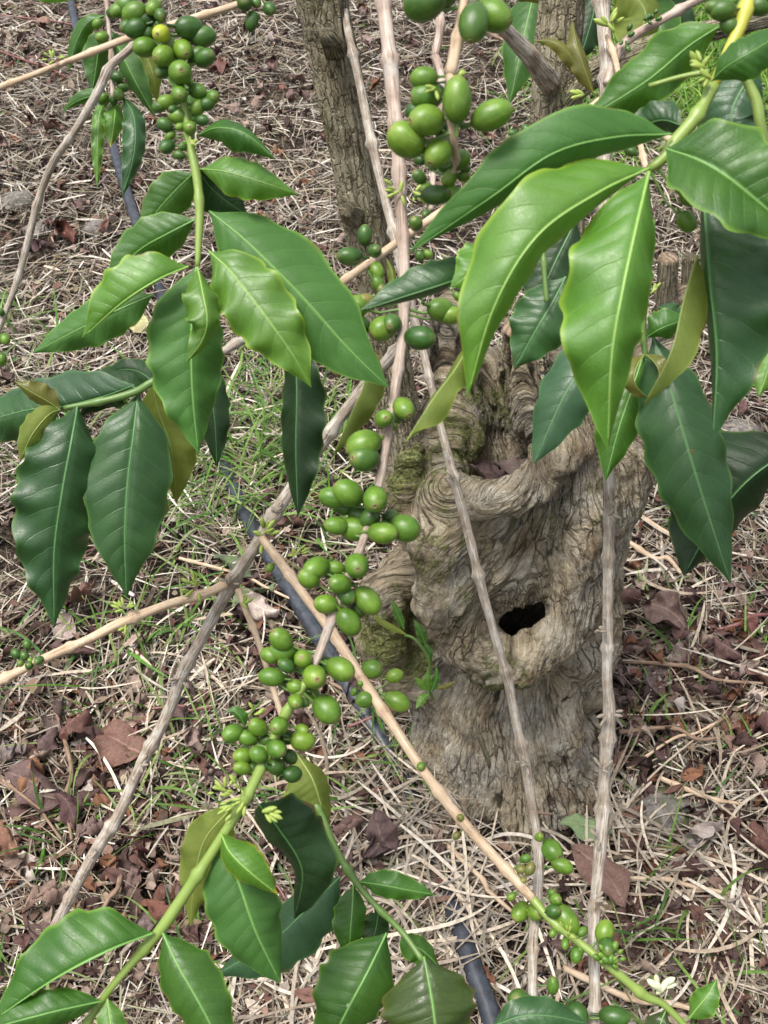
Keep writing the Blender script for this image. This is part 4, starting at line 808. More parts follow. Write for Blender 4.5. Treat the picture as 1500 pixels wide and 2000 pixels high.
stem(Kb, [(1168, -60, .98, 16), (1180, 60, .97, 16), (1186, 160, .96, 17), (1178, 260, .95, 15), (1180, 500, .90, 13), (1186, 760, .87, 12), (1188, 900, .86, 12), (1190, 1000, .86, 14), (1188, 1130, .87, 12), (1187, 1230, .88, 13), (1186, 1330, .885, 12), (1190, 1400, .89, 15), (1180, 1520, .89, 14), (1176, 1620, .88, 15), (1166, 1720, .87, 13), (1158, 1840, .85, 13), (1162, 1950, .83, 13), (1156, 2060, .82, 13)], 'grey', node=.072, swell=.32, seed=22)
stem(Kb, [(1186, 165, .95, 11), (1215, 90, .95, 10), (1290, 40, .95, 9), (1400, -20, .95, 9)], 'pink', 'side_twig', node=.06, seed=4)
stem(Kb, [(1186, 70, .95, 6), (1200, 110, .94, 6), (1215, 170, .92, 6), (1240, 240, .90, 6), (1262, 330, .88, 6)], 'tan', 'side_twig', node=.04, seed=5)
stem(Kb, [(1170, 200, .94, 6), (1290, 260, .93, 6), (1340, 300, .92, 6)], 'tan', 'side_twig', node=.05, seed=6)
for i, (x, y, d) in enumerate(((1190, 1005, .85), (1188, 1235, .87), (1188, 1395, .88), (1178, 1505, .88), (1172, 1640, .87), (1162, 1760, .85))):
    buds(Kb, x, y, d, 6, 9, 26, (i * 140) % 360, 30 + i, bud_mesh(BM['grey']), 'bud_scar')
buds(Kb, 1190, 50, .94, 6, 14, 26, 60, 40); buds(Kb, 1140, 185, .95, 6, 10, 20, 160, 41); buds(Kb, 1265, 40, .94, 7, 7, 24, 90, 42, BMESH['d'], 'berry'); buds(Kb, 1220, 75, .94, 6, 7, 24, 330, 43, BMESH['d'], 'berry')
leaf(Kb, [(1160, 185, .96), (1140, 130, .95), (1125, 80, .95), (1118, 40, .96)], 16, 22, 'bronze', seed=90, nv=34, nu=10)
leaf(Kb, [(1150, 165, .96), (1110, 105, .95), (1080, 82, .95), (1040, 80, .96)], 12, 16, 'bronze', seed=91, nv=34, nu=10)
# --- M: grey branch at the upper left with a tan crossing twig
Mb = Thing('coffee_branch', P(270, 60, .72), 'thin grey brown branch curving down the far left edge', 'branch')
stem(Mb, [(330, -20, .73, 10), (262, 85, .72, 9), (215, 130, .72, 9), (188, 185, .72, 10), (140, 265, .73, 8), (105, 315, .74, 9), (75, 390, .75, 8), (55, 470, .76, 8), (30, 560, .77, 7), (-10, 660, .78, 7)], 'grey', node=.05, swell=.3, seed=31)
berries(Mb, [(10, 662, 11), (3, 702, 11), (2, 610, 8, 'd')], seed=12)
Mt = Thing('coffee_branch', P(480, 0, .66), 'smooth tan twig crossing the upper left corner from side to side', 'branch')
stem(Mt, [(520, -16, .66, 7), (460, 10, .66, 7), (370, 38, .66, 7), (250, 75, .665, 7), (120, 125, .67, 6), (-40, 185, .68, 6)], 'tan', node=.07, swell=.25, seed=32)
berries(Mt, [(478, 5, 17, 'd'), (492, 42, 17, 'd', 75), (526, 17, 13, 'd'), (465, -5, 14, 'd'), (500, 5, 10, 'd')], seed=13)
buds(Mt, 105, 118, .665, 8, 7, 22, 120, 44)
# --- N: leafy hanging twig top left
Nb = Thing('coffee_branch', P(207, -40, .74), 'small leafy twig hanging in the upper left corner with narrow wavy leaves', 'branch')
stem(Nb, [(204, -60, .74, 6), (212, 50, .74, 5), (218, 120, .74, 5), (220, 190, .74, 5)], 'pink', node=.04, seed=33)
leaf(Nb, [(205, 30, .75), (170, 45, .75), (148, 85, .755), (132, 140, .76)], 16, 18, 'mid', seed=92, nv=36)
leaf(Nb, [(215, 60, .75), (195, 90, .75), (188, 130, .755), (180, 180, .76)], 26, 24, 'matte', seed=93, nv=36)
leaf(Nb, [(215, 60, .75), (238, 105, .74), (265, 160, .74), (305, 232, .75)], 22, 26, 'matte', seed=94, nv=40)
leaf(Nb, [(250, 60, .76), (285, 110, .77), (300, 150, .77), (308, 200, .78)], 28, 24, 'olive', seed=95, nv=40)
leaf(Nb, [(220, 190, .745), (196, 215, .74), (190, 280, .735), (190, 370, .74)], 12, 12, 'bright', seed=96, nv=44, wave=.14, waves=5)
leaf(Nb, [(222, 192, .75), (225, 215, .745), (222, 245, .74), (216, 288, .74)], 22, 20, 'yellow', seed=97, nv=36, wave=.1)
leaf(Nb, [(240, 188, .74), (262, 230, .73), (262, 300, .725), (238, 388, .73)], 24, 22, 'dark', seed=98, nv=44, wave=.13, waves=5)
leaf(Nb, [(215, 190, .745), (180, 188, .74), (150, 198, .74), (122, 218, .745)], 14, 12, 'mid', seed=99, nv=30)
leaf(Nb, [(180, -20, .76), (130, -10, .76), (90, -2, .76), (60, -5, .76)], 10, 10, 'bright', seed=89, nv=30)
leaf(Nb, [(290, 0, .77), (335, 120, .78), (372, 200, .78), (380, 270, .79)], 20, 20, 'mid', seed=88, nv=30)
berries(Nb, [(191, 46, 10), (200, 73, 12), (200, 191, 11), (232, 185, 12), (222, 196, 9, 'd'), (240, 170, 10, 'd'), (228, 150, 12, 'd'), (220, 25, 13, 'd')], seed=14)
# --- E: bottom centre leafy shoot
Eb = Thing('coffee_branch', P(595, 1480, .76), 'low leafy shoot at the bottom centre with small glossy leaves and one bronze leaf', 'branch')
stem(Eb, [(582, 1520, .77, 6), (625, 1585, .76, 6), (652, 1650, .755, 7), (690, 1715, .75, 7), (735, 1770, .745, 6), (785, 1820, .74, 6), (825, 1875, .73, 6)], 'dgreen', 'shoot', node=.045, swell=.35, seed=35)
leaf(Eb, [(578, 1470, .77), (610, 1520, .76), (628, 1575, .76), (642, 1632, .765)], 60, 42, 'olive', seed=101, wave=.04, prof=PROF2)
leaf(Eb, [(665, 1712, .755), (610, 1765, .76), (530, 1840, .77), (420, 1905, .79)], 52, 62, 'blue', seed=102, wave=.03, prof=PROF2)
leaf(Eb, [(690, 1728, .75), (688, 1775, .745), (684, 1825, .745), (682, 1882, .75)], 34, 32, 'mid', seed=103, nv=46)
leaf(Eb, [(700, 1722, .75), (745, 1728, .74), (795, 1738, .74), (852, 1748, .745)], 26, 28, 'mid', seed=104, nv=46, wave=.1)
leaf(Eb, [(790, 1822, .745), (800, 1840, .745), (830, 1860, .745), (860, 1890, .75)], 30, 26, 'mid', seed=105, nv=36)
leaf(Eb, [(740, 1780, .745), (735, 1810, .75), (730, 1840, .75), (745, 1880, .75)], 24, 24, 'deep', seed=107, nv=36)
leaf(Eb, [(755, 1822, .74), (720, 1895, .725), (680, 1970, .72), (630, 2070, .73)], 80, 72, 'mid', seed=106, wave=.03, prof=PROF2)
leaf(Eb, [(828, 1868, .73), (840, 1930, .72), (850, 2000, .715), (860, 2110, .72)], 96, 92, 'bronzegreen', seed=108, wave=.04, prof=PROF2, label='large glossy bronze green young leaf')
leaf(Eb, [(960, 2005, .73), (1020, 1985, .725), (1080, 1985, .725), (1150, 2000, .73)], 34, 34, 'dark', seed=109)
# --- O: leaves behind the right trunk (top)
O = Thing('coffee_branch', P(1030, -20, 1.2), 'big pale leaves hanging beside the upright trunk at the top right', 'branch')
stem(O, [(980, -60, 1.25, 6), (1100, -40, 1.25, 6), (1250, -20, 1.25, 6), (1350, -70, 1.25, 6)], 'dgreen', 'shoot')
leaf(O, [(1050, -40, 1.2), (1035, 20, 1.18), (1015, 110, 1.17), (995, 205, 1.18)], 42, 44, 'mid', seed=111, wave=.05)
leaf(O, [(1200, -40, 1.25), (1260, 20, 1.24), (1240, 90, 1.24), (1235, 130, 1.25)], 60, 44, 'olive', seed=112)
leaf(O, [(1230, -40, 1.26), (1285, 40, 1.26), (1290, 110, 1.26), (1270, 200, 1.27)], 46, 44, 'mid', seed=113)
leaf(O, [(1140, -50, 1.22), (1160, 10, 1.22), (1150, 60, 1.22), (1130, 120, 1.22)], 46, 40, 'deep', seed=114)
leaf(O, [(1250, -60, 1.3), (1300, 20, 1.3), (1340, 80, 1.3), (1350, 120, 1.3)], 56, 50, 'deep', seed=115)
leaf(O, [(980, -40, 1.1), (1010, -10, 1.1), (1040, -5, 1.1), (1080, 15, 1.1)], 12, 14, 'bronze', seed=116, nv=30)

# small plants on the stump's left side
suck = Thing('sprout', P(830, 1360, 1.13), 'little leafy sprout growing out of the bark on the left flank of the stump', 'plant')
for n, (a, b, c, w, k) in enumerate((((836, 1350), (822, 1335), (810, 1322), 7, 'bright'), ((838, 1352), (835, 1330), (838, 1305), 8, 'bright'), ((838, 1355), (825, 1365), (812, 1385), 8, 'bright'), ((842, 1352), (852, 1325), (852, 1300), 7, 'mid'), ((790, 1230), (775, 1195), (765, 1170), 8, 'mid'), ((832, 1262), (822, 1235), (808, 1210), 9, 'mid'), ((795, 1240), (745, 1215), (725, 1195), 6, 'olive'), ((838, 1300), (838, 1272), (825, 1250), 6, 'mid'), ((850, 1345), (872, 1340), (890, 1330), 5, 'bronze'))):
    dd_ = 1.075 if a[1] > 1290 else 1.04
    leaf(suck, [(*a, dd_), (*b, dd_ - .006), (*c, dd_ - .008)], w, w, k, nv=20, nu=8, seed=200 + n)
stem(suck, [(845, 1365, 1.095, 3), (838, 1340, 1.08, 3), (838, 1290, 1.06, 3), (812, 1250, 1.05, 3), (790, 1240, 1.05, 3)], 'dgreen', 'stalk', rough=.1)

# ================================================================ GROUND LITTER
def litter_mat(name, attr=True):
    m = NT(name); oc = m.coords().outputs['Object']; a = m.attr('tint').outputs['Vector']
    sc = m.new('ShaderNodeMix', data_type='RGBA', blend_type='MULTIPLY'); sc.inputs[0].default_value = 1; m.link(a, sc.inputs[6])
    m.link(m.ramp(m.noise(oc, 160, 3, .6), [(.3, (.62, .60, .58)), (.65, (1.1, 1.08, 1.05))]), sc.inputs[7]); m.link(sc.outputs[2], m.b.inputs['Base Color'])
    m.rough(.75, .3); return m.m
STRAW = litter_mat('dry_straw'); GRASSM = litter_mat('grass_blade')
gt = GRASSM.node_tree; _tr = gt.nodes.new('ShaderNodeBsdfTranslucent'); _mx = gt.nodes.new('ShaderNodeMixShader'); _mx.inputs[0].default_value = .35
_pb = gt.nodes['Principled BSDF']; _pb.inputs['Roughness'].default_value = .45
gt.links.new(_pb.inputs['Base Color'].links[0].from_socket, _tr.inputs[0]); gt.links.new(_pb.outputs[0], _mx.inputs[1]); gt.links.new(_tr.outputs[0], _mx.inputs[2]); gt.links.new(_mx.outputs[0], gt.nodes['Material Output'].inputs[0])
def ribbons(X, Wd, tint, mat, name, upw=.5):
    """X: (n,k,3) centre lines, Wd: (n,k) half widths"""
    n, k, _ = X.shape; T = np.gradient(X, axis=1); T /= np.linalg.norm(T, axis=2)[..., None] + 1e-9
    a = RNG.uniform(-1, 1, (n, 1)) * upw * 1.5; side = np.stack([-T[..., 1], T[..., 0], np.zeros((n, k))], -1); side /= np.linalg.norm(side, axis=2)[..., None] + 1e-9
    side = side * np.cos(a)[..., None] + np.array([0, 0, 1.0]) * np.sin(a)[..., None]
    L = X - side * Wd[..., None]; Rr = X + side * Wd[..., None]
    V = np.stack([L, Rr], 2).reshape(-1, 3); b = (np.arange(n)[:, None] * k + np.arange(k - 1)[None]) * 2; b = b.ravel()
    Fq = np.stack([b, b + 1, b + 3, b + 2], -1); tn = np.repeat(tint, k * 2, axis=0)
    return mesh(name, V, Fq, mat, attrs=dict(tint=tn))
def in_stump(x, y): return ((x - .18) / .120)**2 + ((y - .905) / .140)**2 < 1
def sample_ground(n, near_pow=1.6):
    """density falls with distance; spreads past the frame so that side views hold"""
    out = []; 
    while sum(len(o) for o in out) < n:
        y = .12 + 4.6 * RNG.uniform(0, 1, n)**near_pow; x = RNG.uniform(-1, 1, n) * (.62 + .45 * y); k = ~in_stump(x, y) & (RNG.uniform(-1.2, .75, n) < fbm(x * 7, y * 7, 0, 3, 90) + .25); out.append(np.stack([x[k], y[k]], 1))
    return np.vstack(out)[:n]
def straw(n, Lr, Wr, pal, name, lift, near_pow=1.6, curve=2.5, K=7, pts=None, wind=.5, arch=.5):
    c = sample_ground(n, near_pow) if pts is None else pts; n = len(c)
    th = RNG.normal(0, wind * 3.14, n) + .5 * vn(c[:, 0] * 3, c[:, 1] * 3, 0, 77) * 3; L = RNG.uniform(*Lr, n) * RNG.uniform(.5, 1, n); w = RNG.uniform(*Wr, n)
    kap = RNG.normal(0, curve, n); s = np.linspace(-.5, .5, K)[None] * L[:, None]; a = th[:, None] + kap[:, None] * s + RNG.normal(0, 10, n)[:, None] * s * s * 2
    ds = L / (K - 1); dx = np.cos(a) * ds[:, None]; dy = np.sin(a) * ds[:, None]
    X = c[:, :1] + np.cumsum(dx, 1) - dx.sum(1, keepdims=True) / 2; Y = c[:, 1:] + np.cumsum(dy, 1) - dy.sum(1, keepdims=True) / 2
    h0 = RNG.uniform(0, 1, n)**1.5 * lift; sl = RNG.normal(0, .12, n); ar = np.abs(RNG.normal(0, arch, n))
    Z = gz(X, Y) + .003 + h0[:, None] + np.maximum(sl[:, None] * s, -h0[:, None]) + ar[:, None] * (L[:, None]**2 / 4 - s**2)
    wd = w[:, None] * np.clip(1.1 - np.abs(np.linspace(-.8, 1, K))[None]**3, .25, 1)
    pal = np.array(pal); ti = pal[RNG.integers(0, len(pal), n)] * RNG.uniform(.5, 1.2, (n, 1)); ti = ti * (1 + .18 * vn(c[:, 0] * 5, c[:, 1] * 5, 0, 78))[:, None]
    o = link(name, ribbons(np.stack([X, Y, Z], -1), wd, np.clip(ti, 0, .85), STRAW, name)); return o
P_PALE = [(.42, .37, .30), (.64, .60, .53), (.34, .29, .235), (.46, .42, .37), (.38, .325, .27), (.25, .215, .15), (.30, .245, .20), (.22, .18, .13), (.27, .27, .17)]
P_DARK = [(.12, .085, .06), (.19, .14, .10), (.08, .05, .04), (.15, .12, .065), (.21, .135, .10), (.13, .065, .055)]
o = straw(80000, (.015, .075), (.0005, .0013), P_DARK * 2 + P_PALE, 'dry_straw', .012, curve=4, K=5, arch=.9, near_pow=1.3); tag(o, 'chopped fine dark straw and stalk bits matted over the soil', 'straw', kind='stuff')
o = straw(52000, (.03, .15), (.0004, .0014), P_PALE + P_DARK[:2], 'dry_straw', .022, curve=3.0, K=8, arch=.35, near_pow=1.05); tag(o, 'tangled pale dry straw stalks covering the whole ground', 'straw', kind='stuff')
o = straw(3800, (.02, .09), (.0014, .0034), P_PALE + P_DARK, 'broken_stalks', .028, curve=1.0, K=4, arch=.1, near_pow=1.35); tag(o, 'short flat broken stalk pieces and bark chips strewn over the straw', 'stalks', kind='stuff')
o = straw(16000, (.008, .030), (.002, .0065), P_DARK * 3 + P_PALE[2:6], 'leaf_crumbs', .022, curve=1.0, K=4, arch=9.0, near_pow=1.2); tag(o, 'brown crumbs of broken dead leaf lying between the straws', 'leaf litter', kind='stuff')
far = sample_ground(60000, .8); far = far[(far[:, 1] > 1.25)][:26000]; o = straw(0, (.03, .14), (.0008, .0019), P_PALE[:6] + [(.56, .52, .46)], 'dry_straw', .026, curve=3.0, K=6, arch=.4, pts=far); tag(o, 'pale matted dry straw on the slope behind the stump', 'straw', kind='stuff')
# swirls of long bleached blades near the stump base
cl = []
for x, y, s_, n_ in ((720, 1880, .05, 160), (870, 1700, .06, 170), (1380, 1760, .07, 190), (640, 1560, .05, 90), (1260, 1660, .05, 90), (1120, 1640, .05, 60), (930, 1840, .06, 130), (780, 1600, .05, 80), (560, 1900, .06, 110), (1420, 1600, .05, 50), (240, 1360, .07, 70), (420, 1330, .06, 60), (480, 880, .09, 90), (620, 430, .10, 70), (1480, 1820, .06, 60), (1350, 1165, .07, 70), (1250, 1090, .05, 40), (1450, 1420, .06, 50)):
    g = GP(x, y); cl.append(g[:2] + RNG.normal(0, s_, (n_, 2)))
cl = np.vstack(cl); cl = cl[~in_stump(cl[:, 0], cl[:, 1])]
o = straw(0, (.06, .24), (.0006, .0024), [(.62, .55, .45), (.50, .43, .34), (.42, .36, .29), (.56, .51, .44), (.36, .29, .22)], 'long_dry_blades', .030, curve=6, K=14, pts=cl, arch=.4); tag(o, 'long bleached dry grass blades curling in swirls around the stump base', 'dry grass', kind='stuff')

# green grass: (px, py, spread m, count, length)
def grass(tufts, name, label, pal, lean=.9, W=(.0012, .0026)):
    Xs, Ws, Ts = [], [], []; K = 8
    for x, y, sp, n, L0 in tufts:
        g = GP(x, y); c = g[:2] + RNG.normal(0, sp, (n, 2)); k = ~in_stump(c[:, 0], c[:, 1]); c = c[k]; n = len(c)
        az = RNG.uniform(0, 6.28, n); L = RNG.uniform(.5, 1.1, n) * L0; el = RNG.uniform(.35, 1.25, n); t = np.linspace(0, 1, K)[None]
        e = el[:, None] - lean * RNG.uniform(.6, 1.6, n)[:, None] * t; a2 = az[:, None] + RNG.normal(0, .5, n)[:, None] * t; ds = (L / (K - 1))[:, None]
        X = c[:, :1] + np.cumsum(np.cos(a2) * np.cos(e) * ds, 1); Y = c[:, 1:] + np.cumsum(np.sin(a2) * np.cos(e) * ds, 1); Z = gz(X, Y) + .002 + np.maximum(np.cumsum(np.sin(e) * ds, 1), .004 + .004 * RNG.uniform(0, 1, n)[:, None])
        Xs.append(np.stack([X, Y, Z], -1)); w = RNG.uniform(*W, n); Ws.append(w[:, None] * np.clip(1.05 - t**2.2, .05, 1) * np.clip(.5 + t * 3, 0, 1)); p = np.array(pal); Ts.append(p[RNG.integers(0, len(p), n)] * RNG.uniform(.7, 1.2, (n, 1)))
    return tag(link(name, ribbons(np.vstack(Xs), np.vstack(Ws), np.vstack(Ts), GRASSM, name, .35)), label, 'grass', kind='stuff')
GP1 = [(.10, .24, .035), (.15, .30, .05), (.20, .34, .08), (.08, .19, .04), (.26, .34, .12)]
grass([(430, 860, .08, 60, .14), (520, 980, .07, 40, .13), (420, 960, .06, 30, .13), (560, 900, .06, 26, .12), (470, 790, .08, 34, .12), (360, 1010, .06, 18, .1), (620, 1010, .05, 20, .12), (30, 640, .06, 26, .10), (60, 880, .07, 30, .10), (110, 1650, .018, 26, .07), (370, 1480, .05, 16, .12), (430, 1560, .05, 16, .12), (410, 1870, .04, 12, .09), (280, 1280, .06, 12, .11), (240, 1400, .05, 8, .10),
       (690, 1500, .05, 24, .09), (740, 1470, .05, 18, .08), (560, 1180, .05, 12, .1), (680, 880, .05, 20, .11), (1440, 1500, .05, 16, .07), (1330, 1760, .04, 12, .10), (1200, 1900, .05, 12, .13), (1420, 1880, .05, 14, .10), (1340, 1230, .06, 16, .06), (1290, 1130, .06, 12, .07), (30, 1250, .05, 12, .10), (30, 1840, .05, 10, .08), (640, 1880, .05, 10, .10), (520, 720, .1, 30, .12), (640, 640, .1, 20, .1), (1450, 1300, .06, 8, .07), (1300, 1900, .04, 8, .12), (480, 900, .09, 60, .15), (400, 830, .08, 40, .13), (580, 780, .09, 40, .13), (600, 950, .06, 30, .12), (150, 900, .08, 30, .12), (60, 720, .08, 30, .10), (220, 1290, .06, 16, .13), (380, 1180, .05, 22, .10), (330, 1230, .05, 16, .12), (300, 1560, .05, 16, .11), (470, 1620, .04, 14, .10), (690, 1420, .05, 22, .10), (20, 1900, .05, 12, .1), (1440, 1260, .06, 14, .08), (1250, 1480, .04, 14, .06), (1400, 1560, .05, 18, .06)],
      'grass_tufts', 'scattered green grass tufts and runners among the straw', GP1)
grass([(x, y, .13, 420, .085) for x in (1190, 1270, 1350, 1430, 1500, 1570) for y in (-50, 20, 90, 160, 230)] + [(1300, 300, .12, 60, .06), (1420, 290, .12, 90, .06), (1150, 90, .1, 60, .06), (1650, 60, .2, 300, .07)],
      'lawn_grass', 'bright green grass growing thickly in the top right corner', [(.14, .33, .03), (.20, .40, .05), (.10, .25, .03), (.28, .42, .08)])
# fine sparse small weeds all over
cc = sample_ground(1500, 1.4); 
def sprigs():
    Xs, Ws, Ts = [], [], []; K = 5; n = len(cc); az = RNG.uniform(0, 6.28, n); L = RNG.uniform(.01, .05, n); el = RNG.uniform(.2, 1.2, n); t = np.linspace(0, 1, K)[None]
    e = el[:, None] - t; ds = (L / (K - 1))[:, None]; X = cc[:, :1] + np.cumsum(np.cos(az)[:, None] * np.cos(e) * ds, 1); Y = cc[:, 1:] + np.cumsum(np.sin(az)[:, None] * np.cos(e) * ds, 1); Z = gz(X, Y) + .008 + np.cumsum(np.sin(e) * ds, 1)
    p = np.array(GP1); return tag(link('small_weeds', ribbons(np.stack([X, Y, Z], -1), (RNG.uniform(.0008, .0026, n)[:, None] * np.clip(1.05 - t**2, .05, 1)), p[RNG.integers(0, 5, n)] * .9, GRASSM, 'small_weeds')), 'tiny green weed blades sprinkled through the straw', 'weeds', kind='stuff')
sprigs()

# dead leaves
def dead_leaf_mat(name, a, b, vein, dull=.55):
    m = NT(name); uvn = m.new('ShaderNodeUVMap', uv_map='UVMap'); sp = m.new('ShaderNodeSeparateXYZ'); m.link(uvn.outputs[0], sp.inputs[0]); oc = m.coords().outputs['Object']; oi = m.new('ShaderNodeObjectInfo').outputs['Random']
    u = m.math('ABSOLUTE', m.math('SUBTRACT', m.math('MULTIPLY', sp.outputs[0], 2), 1)); n1 = m.noise(oc, 35, 5, .65); n2 = m.noise(oc, 220, 4, .7)
    ph = m.math('SUBTRACT', m.math('MULTIPLY', sp.outputs[1], 9), m.math('MULTIPLY', u, 1.4)); vl = m.mapr(m.math('ABSOLUTE', m.math('SUBTRACT', m.math('FRACT', ph), .5)), .44, .5)
    c = m.mix(m.mapr(n1, .35, .65), a, b); c = m.mix(m.math('MULTIPLY', m.mapr(u, .06, .02), .6), c, vein); c = m.mix(m.math('MULTIPLY', vl, .3), c, vein)
    c = m.mix(m.mapr(n2, .58, .75, 0, .5), c, tuple(v * .4 for v in a)); c = m.mix(m.mapr(m.noise(oc, 90, 3), .62, .7, 0, .35), c, tuple(min(.6, v * 2.2 + .05) for v in b))
    h = m.new('ShaderNodeHueSaturation'); m.link(c, h.inputs['Color']); m.link(m.mapr(oi, 0, 1, .48, .515), h.inputs['Hue']); m.link(m.mapr(oi, 0, 1, .7, 1.7), h.inputs['Value']); m.link(m.mapr(m.math('FRACT', m.math('MULTIPLY', oi, 7.3)), 0, 1, .6, 1.1), h.inputs['Saturation'])
    m.col(h.outputs[0]); m.rough(dull, .45); m.bump(m.math('SUBTRACT', n2, vl), .0012, .7); return m.m
DM = {'purple': dead_leaf_mat('dead_leaf_purple_brown', (.070, .034, .029), (.135, .072, .060), (.22, .14, .12), .40), 'red': dead_leaf_mat('dead_leaf_red_brown', (.110, .047, .030), (.185, .090, .060), (.32, .18, .11), .5),
      'grey': dead_leaf_mat('dead_leaf_faded_grey', (.24, .17, .145), (.34, .26, .22), (.42, .34, .29), .7), 'yellow': dead_leaf_mat('fallen_leaf_yellowing', (.34, .33, .06), (.50, .45, .12), (.55, .5, .2), .5),
      'green': dead_leaf_mat('fallen_leaf_wilted_green', (.11, .19, .055), (.17, .26, .09), (.27, .36, .16), .5), 'pinkgreen': dead_leaf_mat('fallen_leaf_pink_green', (.33, .24, .15), (.30, .33, .13), (.30, .12, .12), .55)}
def dead_mesh(seed, mat, curl=1.0, asp=.55, nu=12, nv=20):
    rs = np.random.default_rng(seed); t = np.linspace(0, 1, nv)[:, None]; u = np.linspace(-1, 1, nu + 1)[None]
    w = np.interp(t[:, 0], *PROF2)[:, None] * asp * .5 * (1 + .05 * np.sin(t * 19 + u * 3 + seed)); c1, c2, c3 = rs.uniform(-1, 1, 3) * curl; ph = rs.uniform(0, 6.28)
    ang = (1.3 * c1 + 1.5 * c2 * t) * np.abs(u)**1.3 + .7 * curl * np.sin(t * 7 + ph) * u**2
    X = np.sign(u) * w * np.abs(u) * np.cos(ang) ; Zc = w * np.abs(u) * np.sin(ang) * 1.1
    bend = 1.6 * c3 * (t - .5); Y = (t - .5) * np.cos(bend * .6); Zb = .5 * (t - .5)**2 * c3 * 1.4
    X = X + .10 * np.sin(t * 3 + ph) * curl; Z = Zc + Zb + .085 * curl * vn(X * 6 + seed, Y * 6, u * 1.2, seed) + .035 * curl * vn(X * 16 + seed, Y * 16, u * 3, seed + 4) + .022 * np.abs(((t * 9 - np.abs(u) * 1.4) % 1) - .5) * (1 - np.abs(u)**4)
    X, Y, Z = np.broadcast_arrays(X, Y + 0 * u, Z); V = np.stack([X, Y, Z - Z.min()], -1).reshape(-1, 3)
    i = np.arange(nv - 1)[:, None] * (nu + 1); j = np.arange(nu)[None]; Fq = np.stack([i + j, i + j + 1, i + nu + 2 + j, i + nu + 1 + j], -1).reshape(-1, 4)
    uv = np.stack([np.broadcast_to(u / 2 + .5, X.shape), np.broadcast_to(t, X.shape)], -1).reshape(-1, 2); return mesh('dead_leaf', V, Fq, mat, uv=uv)
DV = {k: [dead_mesh(i * 7 + 3 + len(k), DM[k], c) for i, c in enumerate((.8, 1.1, 1.4, 1.7, 1.2, 1.9))] for k in ('purple', 'red', 'grey')}
COLN = {'purple': 'purplish', 'red': 'reddish', 'grey': 'greyish'}
def put_dead(x, y, L, kind, lift=.012, me=None, rz=None, rx=None):
    z = float(gz(x, y)) + lift; o = link('dead_leaf', me or random.choice(DV[kind]), None, (x, y, z)); o.rotation_euler = (random.uniform(-.7, .7) if rx is None else rx, random.uniform(-.7, .7), random.uniform(0, 6.28) if rz is None else rz); o.scale = (L, L, L * random.uniform(.8, 1.3)); return o
# (photo region centre, spread m, count): dense to the right of the stump and lower left
REG = [(1300, 1250, .06, 9, 'against the right foot of the stump'), (1400, 1180, .07, 8, 'below the tip of the drooping dark leaf'), (1430, 1330, .07, 11, 'at the right edge level with the knot hole'), (1330, 1400, .05, 10, 'in the heap right of the stump waist'), (1255, 1350, .04, 6, 'close beside the long upright branch'), (1440, 1470, .05, 8, 'at the right edge below the heap'),
       (1290, 1160, .06, 4, 'behind the right side of the stump'), (1400, 1640, .05, 7, 'by the mossy stone'), (1300, 1700, .05, 6, 'right of the upright branch low down'), (1400, 1800, .05, 8, 'in the lower right straw swirl'), (1270, 1830, .05, 7, 'above the white flower buds'), (1430, 1930, .05, 5, 'in the bottom right corner'), (1130, 1900, .05, 5, 'behind the green flowering tip'),
       (1330, 1950, .05, 4, 'below the white flower buds'), (70, 1570, .05, 5, 'at the left edge above the lower leaves'), (200, 1500, .05, 6, 'left of the grey branch'), (330, 1440, .05, 5, 'right of the grey branch midway'), (230, 1600, .05, 6, 'under the low end of the grey branch'), (60, 1700, .06, 6, 'just above the big lower left leaf'), (280, 1740, .05, 6, 'between the grey branch and the green shoot'),
       (330, 1880, .05, 5, 'between the two lowest left leaves'), (460, 1800, .05, 3, 'behind the pale hanging leaf'), (400, 1560, .04, 4, 'left of the flower bud cluster'), (240, 1880, .04, 3, 'under the lower left leaf stalks'), (130, 1290, .05, 3, 'below the left tan twig'), (560, 1200, .06, 4, 'beside the hose near its middle'), (480, 1240, .05, 3, 'under the side twig'),
       (700, 1560, .05, 4, 'in the straw beside the hose at the stump foot'), (580, 1420, .05, 3, 'behind the lowest berry cluster'), (520, 1040, .06, 4, 'above the fork of the grey branch'), (90, 1080, .06, 3, 'behind the longest dark leaf'), (750, 1640, .04, 3, 'in the straw swirl left of the stump foot'), (720, 970, .05, 4, 'behind the middle berry cluster'), (430, 1390, .05, 3, 'in the open straw right of the grey branch'),
       (520, 200, .12, 9, 'on the slope left of the upright trunk'), (450, 120, .12, 7, 'on the slope right of the upper berries'), (560, 60, .14, 8, 'high on the slope left of the trunk'), (380, 20, .15, 5, 'on the top edge of the slope'), (540, 420, .10, 4, 'behind the biggest left leaf'), (620, 460, .08, 3, 'beside the foot of the upright trunk'), (860, 60, .15, 8, 'between the two upright trunks near the top'),
       (840, 130, .12, 4, 'behind the large close berries'), (960, 260, .10, 4, 'left of the right upright trunk'), (60, 60, .13, 9, 'in the top left corner'), (150, 50, .12, 7, 'beside the hose at the top'), (40, 130, .12, 6, 'below the red stalks'), (60, 320, .10, 4, 'above the flat grey stone'), (120, 480, .08, 4, 'around the upper left stones'), (180, 410, .1, 3, 'left of the hose on the slope'),
       (30, 400, .08, 3, 'at the left edge by the flat stone'), (1450, 560, .08, 4, 'behind the dark blurred leaf at the right'), (1440, 800, .07, 4, 'beside the grey rock'), (1300, 940, .05, 2, 'near the yellow fallen leaf'), (1480, 700, .07, 3, 'at the right edge of the slope')]
tot = 0
